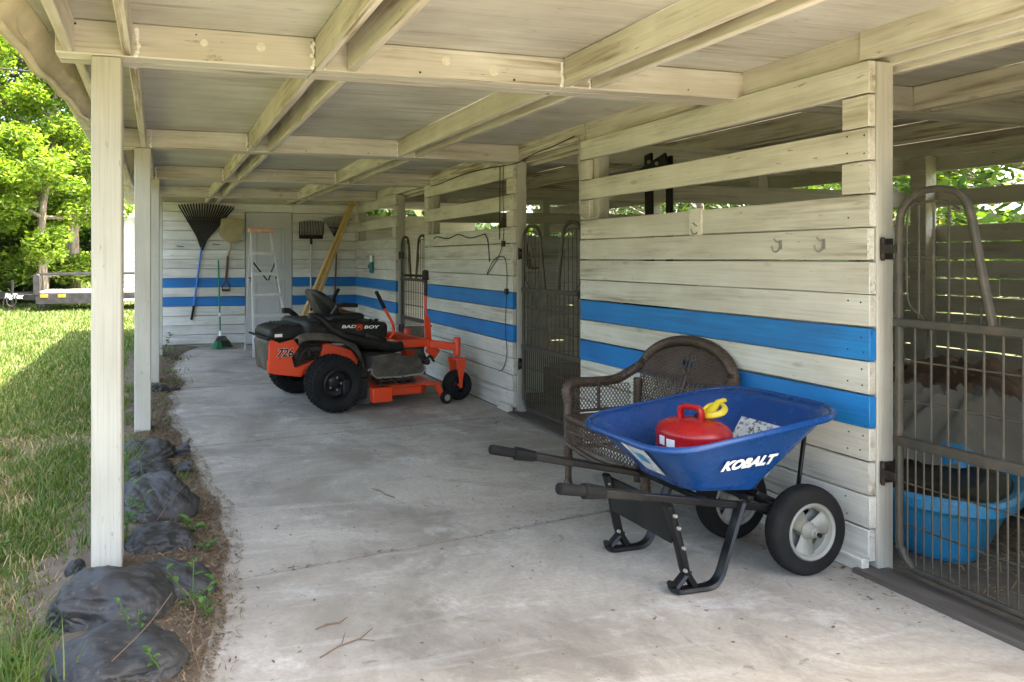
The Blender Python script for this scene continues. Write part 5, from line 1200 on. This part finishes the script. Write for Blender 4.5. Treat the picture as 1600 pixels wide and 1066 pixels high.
# taller tufts near the posts and bags
Tf = []
for i, (x, y, n, h, sp) in enumerate(((-.43, 2.35, 90, .30, .11), (-.52, 2.6, 70, .24, .10), (-.24, 4.1, 120, .26, .08), (-.22, 4.6, 130, .28, .08), (-.20, 5.1, 90, .24, .07), (-.28, 3.55, 70, .20, .06), (-.02, 4.25, 26, .13, .05), (.12, 4.45, 40, .14, .06), (.14, 4.1, 30, .12, .05),
                                          (-.05, 6.1, 60, .12, .10), (.0, 6.7, 60, .11, .10), (-.02, 7.2, 50, .11, .09), (.10, 7.9, 80, .12, .11), (.08, 8.7, 80, .12, .12), (.15, 9.8, 80, .12, .12), (-.3, 6.0, 120, .2, .1), (-.3, 6.8, 120, .2, .12), (-.28, 7.5, 100, .18, .1), (.1, 10.7, 80, .15, .12))):
    g = np.random.default_rng(50 + i); xx = x + g.normal(0, sp * .7, n); yy_ = y + g.normal(0, sp, n); a = g.uniform(0, 2 * PI, n); hh = g.uniform(.45, 1, n) * h; le = g.uniform(.1, .75, n) * hh; wd = .0022 + .0004 * y; b = g.uniform(0, 2 * PI, n)
    bx_, by_, tx, ty = np.cos(a) * wd, np.sin(a) * wd, np.cos(b) * le, np.sin(b) * le; z = np.full(n, -.04)
    P0 = np.stack([xx - bx_, yy_ - by_, z], 1); P1 = np.stack([xx + bx_, yy_ + by_, z], 1); M1 = np.stack([xx + bx_ * .8 + tx * .3, yy_ + by_ * .8 + ty * .3, z + hh * .65], 1); M0 = np.stack([xx - bx_ * .8 + tx * .3, yy_ - by_ * .8 + ty * .3, z + hh * .65], 1)
    T = np.stack([xx + tx, yy_ + ty, z + hh], 1); T2 = T + np.stack([bx_ * .1, by_ * .1, 0 * z], 1); Tf.append(np.stack([P0, P1, M1, M0, T2, T], 1))
grassobj('tall_grass', Tf, M_grass, 'longer grass tufts growing between the sandbags and the posts', 'grass')

# ================================================================ WEEDS (broad-leaved plants one can point at)
def leaf_quads(c, d, up, L_, W2, fold=.25):
    d = d.normalized(); s_ = d.cross(up).normalized(); n_ = s_.cross(d); P_ = []
    prof = ((0, .0, 0), (.25, .75, .04), (.5, 1, .06), (.75, .7, .03), (1, 0, -.06))
    out = []
    for i in range(4):
        a, b = prof[i], prof[i + 1]
        for sg in (-1, 1):
            q = [c + d * L_ * a[0] + n_ * L_ * a[2], c + d * L_ * b[0] + n_ * L_ * b[2], c + d * L_ * b[0] + n_ * L_ * (b[2]) + s_ * sg * W2 * b[1] + n_ * W2 * fold * b[1], c + d * L_ * a[0] + n_ * L_ * a[2] + s_ * sg * W2 * a[1] + n_ * W2 * fold * a[1]]
            out.append(q)
    return out
def weed(x, y, z, h, n, L_, W2, label, seed, spread=.5, name='weed'):
    g = random.Random(seed); r = empty(name, label, 'weed', (x, y, z)); lm = MB(); sm = MB()
    for s_ in range(3 if n > 12 else 2):
        a = g.uniform(0, 2 * PI); top = Vector((math.cos(a) * spread * h, math.sin(a) * spread * h, h * g.uniform(.7, 1))); st = smoothpts([(0, 0, 0), top * .5 + Vector((g.uniform(-.01, .01), 0, h * .06)), top], 4); sm.tube(st, [.0022] * (len(st) - 1) + [.0012], 5)
        k_ = max(3, n // (3 if n > 12 else 2))
        for i in range(k_):
            t = .25 + .75 * i / (k_ - 1); p = st[min(len(st) - 1, int(t * (len(st) - 1)))]; b = i * 2.4 + a; d = Vector((math.cos(b), math.sin(b), g.uniform(.05, .6)))
            for q in leaf_quads(p, d, Vector((0, 0, 1)), L_ * g.uniform(.6, 1.1), W2 * g.uniform(.7, 1.1)): lm.add(q, [(0, 1, 2, 3)])
    lm.build('leaves', M_weed, r, smooth=False); sm.build('stem', M_weed, r); return r
weed(.12, 2.78, -.0, .20, 16, .045, .013, 'tall small-leaved weed rising in front of the folded sandbag', 3)
weed(.17, 2.70, -.0, .12, 12, .04, .014, 'low round-leaved weed at the right foot of the folded sandbag', 4)
weed(.16, 3.55, .0, .10, 9, .085, .026, 'broad-leaved green weed at the slab edge beside the small sandbag', 5, .4)
weed(.21, 3.35, .0, .07, 9, .05, .018, 'low leafy weed on the litter just before the broad-leaved one', 6, .8)
weed(-.16, 3.45, -.03, .30, 26, .05, .016, 'leafy vine weed climbing behind the foreground post', 7, .25)
weed(-.14, 3.7, -.03, .24, 20, .05, .015, 'leafy weed sprouting between the post and the round sandbag', 8, .4)
weed(-.07, 2.52, .05, .17, 12, .03, .009, 'thin reddish weed sprig on top of the large front sandbag', 9, .35)
weed(.0, 2.33, .06, .09, 9, .035, .012, 'small weed at the bottom edge beside the nearest sandbag', 10, .5)
weed(.02, 9.9, .0, .34, 22, .09, .03, 'young leafy plant at the left foot of the end wall', 12, .35)
weed(-.10, 4.25, -.02, .2, 14, .04, .013, 'weed growing between the round bag and the gaping bag', 13, .4)
for i in range(10):
    x = random.uniform(-1.5, -.4); y = random.uniform(2.4, 5.2)
    if x < -.22 * y - .1: x = -.2 * y
    w_ = weed(x, y, -.035, .05, 10, .035, .012, 'low flat lawn weed in the shaded grass left of the posts', 40 + i, 1.3, 'lawn_weed'); w_['group'] = 'flat weeds in the shaded grass'
# roots / stems lying across the bags
for i, (pts, lab) in enumerate((([(.13, 2.30, .02), (.10, 2.5, .06), (.12, 2.62, .10), (.08, 2.72, .13)], 'pale dry stem curving up in front of the folded sandbag'), ([(-.05, 3.45, .08), (.05, 3.62, .16), (.16, 3.85, .20)], 'thin dry stalk lying over the rounded sandbag'), ([(-.14, 2.30, .12), (-.04, 2.45, .14), (.04, 2.60, .17)], 'straight dry stalk lying over the nearest sandbag'))):
    m = MB(); m.tube(smoothpts(pts), .0016, 5); tag(m.build('dry_stem', M_twig), lab, 'dry stem')

# ================================================================ TRAILER, SHED, FENCE, WIRE
tr = empty('utility_trailer', 'black low utility trailer with rails parked on the sunny grass', 'trailer', (-3.05, 20.0, 0))
m = MB()
for y in (0, 1.9): m.bar((0, y, .36), (5.0, y, .36), .06, .17)
for x in (0, 5.0): m.bar((x, 0, .36), (x, 1.9, .36), .06, .17)
m.build('frame', M_trail, tr, bevel=.01)
m = MB(); m.bar((.02, .05, .462), (4.98, .05, .462), .10, .03); m.box(.05, 4.95, .1, 1.85, .45, .475); m.build('deck', M_alu, tr)
m = MB(); m.box(.0, 1.75, -.035, -.030, .17, .43); m.build('side_plate', M_trail, tr, bevel=.004)
for y in (0, 1.9):
    m = MB(); m.bar((0, y, .93), (5.0, y, .93), .05, .06); m.build('top_rail', M_trail, tr, bevel=.012, seg=2)
    for x in (.02, 1.85, 3.4, 4.97): m = MB(); m.bar((x, y, .4), (x, y, .92), .06, .09, (1, 0, 0)); m.build('rail_post', M_trail, tr, bevel=.01)
m = MB(); m.bar((.02, 0, .40), (.02, 0, .92), .10, .16, (1, 0, 0)); m.build('corner_post', M_trail, tr, bevel=.01)
m = MB(); m.bar((-1.45, .95, .37), (0, .12, .33), .07, .15); m.bar((-1.45, .95, .37), (0, 1.8, .33), .07, .15); m.bar((-1.6, .95, .38), (-1.2, .95, .38), .09, .12); m.build('tongue', M_trail, tr, bevel=.008)
m = MB(); m.tube([(-.62, .40, .02), (-.62, .40, .78)], .035, 10); m.tube([(-.62, .40, .72), (-.75, .40, .73)], .012, 6); m.box(-.68, -.56, .34, .46, .0, .02); m.build('jack', M_trail, tr)
m = MB(); m.tube(smoothpts([(-.75, .35, .34), (-.72, .33, .15), (-.60, .33, .10), (-.52, .33, .2), (-.55, .34, .36)]), .018, 6); m.tube(smoothpts([(-.8, .36, .33), (-.83, .35, .1), (-.78, .35, .02)]), .015, 6); m.build('chains', M_iron, tr)
for x in (.2, .62): m = MB(); m.box(x - .09, x + .09, -.045, -.036, .33, .41); m.build('side_lamp', M_amber, tr, bevel=.01)
text('lettering', 'BigTex', .17, M_white, tr, frame((-.58, .33, .36), Vector((1.45, -.83, -.02)), (0, 0, 1)), shear=.25, bold=.008, sx=1.15)
for x in (3.05, 3.95):
    for y in (-.14,):
        m = MB(); m.lathe([(.19, -.09), (.30, -.1), (.335, -.06), (.335, .06), (.30, .1), (.19, .09)], (x, y + .0, .335), (0, 1, 0), 28); wq = m.build('wheel', M_rubber, tr); m = MB(); m.lathe([(.2, -.08), (.12, -.03), (0, -.03)], (x, y, .335), (0, 1, 0), 20); m.build('wheel_rim', M_silver, wq)
m = MB(); m.prism([(2.6, .55), (2.72, .74), (4.28, .74), (4.4, .55), (4.36, .55), (4.25, .71), (2.75, .71), (2.64, .55)], 'xz', -.28, -.03); m.build('mudguard', M_trail, tr)
sh = empty('shed', 'white sided metal roofed shed standing beyond the trailer', 'shed', (-2.0, 23.6, 0))
m = MB()
for k in range(18): m.prism([(0, .02 + .15 * k), (-.022, .02 + .15 * k), (-.004, .17 + .15 * k), (0, .17 + .15 * k)], 'yz', 0, 6.5)
m.box(0, 6.5, .001, 4, -.1, 2.72); m.build('wall', M_side, sh, smooth=False)
m = MB()
for k in range(27): m.box(-.1 + .25 * k, .0 + .25 * k, 0, .01, 0, .01, Matrix.Translation((0, -.35, 2.70)) @ Matrix.Rotation(.36, 4, 'X') @ Matrix.Diagonal((1, 250, 3, 1)))
m.add([(-.2, -.35, 2.69), (6.7, -.35, 2.69), (6.7, 2.0, 3.58), (-.2, 2.0, 3.58)], [(0, 1, 2, 3)]); m.add([(-.2, 4.35, 2.69), (6.7, 4.35, 2.69), (6.7, 2.0, 3.58), (-.2, 2.0, 3.58)], [(0, 1, 2, 3)]); m.build('roof', M_roofm, sh, smooth=False)
m = MB(); m.box(-.2, 6.7, -.38, -.35, 2.60, 2.72); m.build('eave_trim', M_white, sh)
fz = empty('mesh_fence', 'low wire mesh fence half hidden under the trees at the far left', 'fence', (-9, 24.5, 0))
for i in range(6): m = MB(); m.tube([(i * 1.3, 0, -.05), (i * 1.3, 0, 1.15)], .03, 8); m.build('fence_post', M_silver, fz)
m = MB(); m.tube([(0, 0, 1.12), (6.5, 0, 1.12)], .02, 6)
for i in range(66):
    x = i * .1 - .5
    m.tube([(max(0, x), 0, .05 + max(0, -x)), (min(6.5, x + 1.05), 0, min(1.1, .05 + 6.5 - x))], .004, 4); m.tube([(max(0, x), 0, 1.1 - max(0, -x)), (min(6.5, x + 1.05), 0, max(.05, 1.1 - 6.5 + x))], .004, 4)
m.build('wire_mesh', M_silver, fz)
m = MB(); m.tube(smoothpts([(-9, 17, 5.7), (-4, 17, 5.42), (0, 17, 5.3), (5, 17, 5.35)]), .018, 5); tag(m.build('overhead_wire', M_iron), 'thin overhead wire crossing in front of the trees', 'wire')

# ================================================================ TREES
def tree(x, y, h, cr, nleaf, mat, label, seed, base=.22, lean=.0, group=None, leaf=.085, name='tree', tr_=.16, sq=1.0):
    g = np.random.default_rng(seed); r = empty(name, label, 'tree', (x, y, -.05), 0, group); tm = MB(); rn = random.Random(seed)
    tp = Vector((lean * h, .05 * h, h * .82)); pts = smoothpts([(0, 0, 0), (rn.uniform(-.1, .1), rn.uniform(-.1, .1), h * .3), tp * .62, tp], 5)
    tm.tube(pts, [tr_ * (1 - .85 * i / len(pts)) + .015 for i in range(len(pts))], 9); cl = []
    for i in range(16):
        t = base + (1 - base) * (i + rn.random()) / 16; p = pts[min(len(pts) - 1, int(t * (len(pts) - 1)))]; a = i * 2.4 + rn.random(); L_ = cr * rn.uniform(.55, 1.0) * (1 - .45 * abs(t - .55))
        e = p + Vector((math.cos(a) * L_, math.sin(a) * L_, L_ * rn.uniform(.05, .55))); mid = (p + e) / 2 + Vector((0, 0, -.05 * L_)); q = smoothpts([p, mid, e], 4)
        tm.tube(q, [tr_ * .38 * (1 - .85 * k / len(q)) + .008 for k in range(len(q))], 6)
        for f in (.45, .75, 1.0): c = p.lerp(e, f); cl.append((c, rn.uniform(.32, .62) * cr * .45))
        for k in range(2):
            b = a + rn.uniform(-1, 1); e2 = mid + Vector((math.cos(b), math.sin(b), rn.uniform(-.2, .9))) * L_ * .5; tm.tube([mid, e2], [.02, .008], 5); cl.append((e2, rn.uniform(.3, .5) * cr * .45))
    cl.append((tp + Vector((0, 0, .3)), cr * .3)); cl.append((tp + Vector((0, 0, -.4)), cr * .35))
    tm.build('trunk', M_bark, r); C_ = np.array([list(c) for c, _ in cl]); S_ = np.array([s_ for _, s_ in cl]); pr = S_ ** 2; pr /= pr.sum(); idx = g.choice(len(cl), nleaf, p=pr)
    d = g.normal(0, 1, (nleaf, 3)); d /= np.linalg.norm(d, axis=1)[:, None]; rad = g.random(nleaf) ** .45; P_ = C_[idx] + d * (S_[idx] * rad)[:, None] * np.array([1, 1, .72 * sq]); P_ = P_[P_[:, 2] > .05]; n = len(P_)
    a = g.normal(0, 1, (n, 3)); a[:, 2] = a[:, 2] * .5 - .25; a /= np.linalg.norm(a, axis=1)[:, None]; b = np.cross(a, g.normal(0, 1, (n, 3)) + np.array([0, 0, 1.2])); b /= np.linalg.norm(b, axis=1)[:, None]; sz = g.uniform(.6, 1.25, (n, 1)) * leaf
    Q = np.stack([P_ - a * sz, P_ + b * sz * .42, P_ + a * sz, P_ - b * sz * .42], 1); fast('crown', Q.reshape(-1, 3), 4, mat, r); return r
TG = 'trees along the far side of the lawn'
T = [(-3.1, 21.8, 8.4, 2.5, 26000, M_leafA, 'bright leafy tree just left of the foreground post, above the trailer rail', .10),
     (-4.6, 22.0, 9.0, 2.9, 30000, M_leafA, 'tall bright tree at the left edge of the photo above the trailer tongue', .12),
     (-7.5, 22.5, 9.5, 3.0, 12000, M_leafB, 'broad green tree beyond the left edge of the lawn', .12), (-3.3, 25.5, 11.0, 3.4, 26000, M_leafB, 'taller dark green tree behind the two bright trees on the left', .22),
     (-.6, 28.5, 10.5, 3.2, 12000, M_leafB, 'green tree rising behind the left end of the shed', .2), (2.8, 29.5, 10, 3.2, 8000, M_leafD, 'dark tree behind the middle of the shed', .2),
     (-6.3, 28, 12.0, 3.8, 20000, M_leafD, 'tall dark tree at the back of the left tree line', .25), (-11, 25, 10, 3.4, 9000, M_leafB, 'green tree far out on the left of the lawn', .2), (-13, 17, 9, 3.2, 8000, M_leafB, 'green tree on the left side of the lawn, nearer the porch', .2)]
for i, (x, y, h, cr, n, mt, lab, b) in enumerate(T): tree(x, y, h, cr, n, mt, lab, 100 + i, b, .03 * (-1) ** i, TG, tr_=.20 if i in (1, 3) else .13)
# grey straight trunk standing before the crowns
tree(onZ(122, 470).x * 1.02, 23.2, 9.5, 1.9, 4000, M_leafB, 'straight grey trunked tree left of the foreground post', 131, .55, 0, TG, tr_=.26)
BG = 'bushes under the tree line'
for i, (x, y, h, cr, n, mt, lab) in enumerate(((-4.9, 23.3, 2.6, 1.5, 6000, M_leafD, 'dark bush under the trees at the left edge, behind the trailer tongue'), (-3.2, 23.4, 2.2, 1.3, 5000, M_leafD, 'dark low bush behind the left end of the trailer deck'), (-4.0, 25.2, 2.8, 1.4, 5000, M_leafB, 'green bush under the trees close to the shed corner'), (-7.0, 24.2, 2.6, 1.8, 5000, M_leafB, 'green bush beyond the mesh fence on the far left'), (-9.5, 23, 2.4, 1.8, 4000, M_leafD, 'dark bush at the far left of the tree line'))):
    tree(x, y, h, cr, n, mt, lab, 160 + i, .05, 0, BG, name='bush', tr_=.05, leaf=.07)
SG = 'trees behind the stable'
for i, (x, y, h, cr, n, mt, lab) in enumerate(((9.6, 5.6, 5.0, 2.2, 9000, M_leafB, 'green tree seen through the slots above the blue tub'), (10.2, 8.6, 5.5, 2.3, 8000, M_leafB, 'tree behind the stable, seen through the slots of the near stall wall'), (10.5, 12.2, 5.5, 2.4, 7000, M_leafD, 'tree behind the far stalls, glimpsed through the wall slots'), (9.3, 2.9, 4.6, 2.0, 7000, M_leafA, 'bright tree behind the stable at the right edge'), (11, 16, 6, 2.6, 6000, M_leafD, 'tree past the far end of the stable back wall'), (12.5, 6.8, 8, 3.0, 7000, M_leafD, 'taller dark tree farther back behind the stable'))):
    tree(x, y, h, cr, n, mt, lab, 190 + i, .04, 0, SG, tr_=.10, leaf=.075)
# far wood closing the horizon
g = np.random.default_rng(5); n = 60000; ang = g.uniform(0, 2 * PI, n); rad = g.uniform(46, 58, n); hz = 11 * g.random(n) ** .8 * (.65 + .35 * np.sin(ang * 17) * np.sin(ang * 7 + 1)) - .2
P_ = np.stack([rad * np.sin(ang), rad * np.cos(ang), hz], 1); a = g.normal(0, 1, (n, 3)); a /= np.linalg.norm(a, axis=1)[:, None]; b = np.cross(a, g.normal(0, 1, (n, 3))); b /= np.linalg.norm(b, axis=1)[:, None]
Q = np.stack([P_ - a * .42, P_ + b * .3, P_ + a * .42, P_ - b * .3], 1); tag(fast('far_wood', Q.reshape(-1, 3), 4, M_leafD), 'hazy mass of far woods around the property', 'wood', kind='stuff')
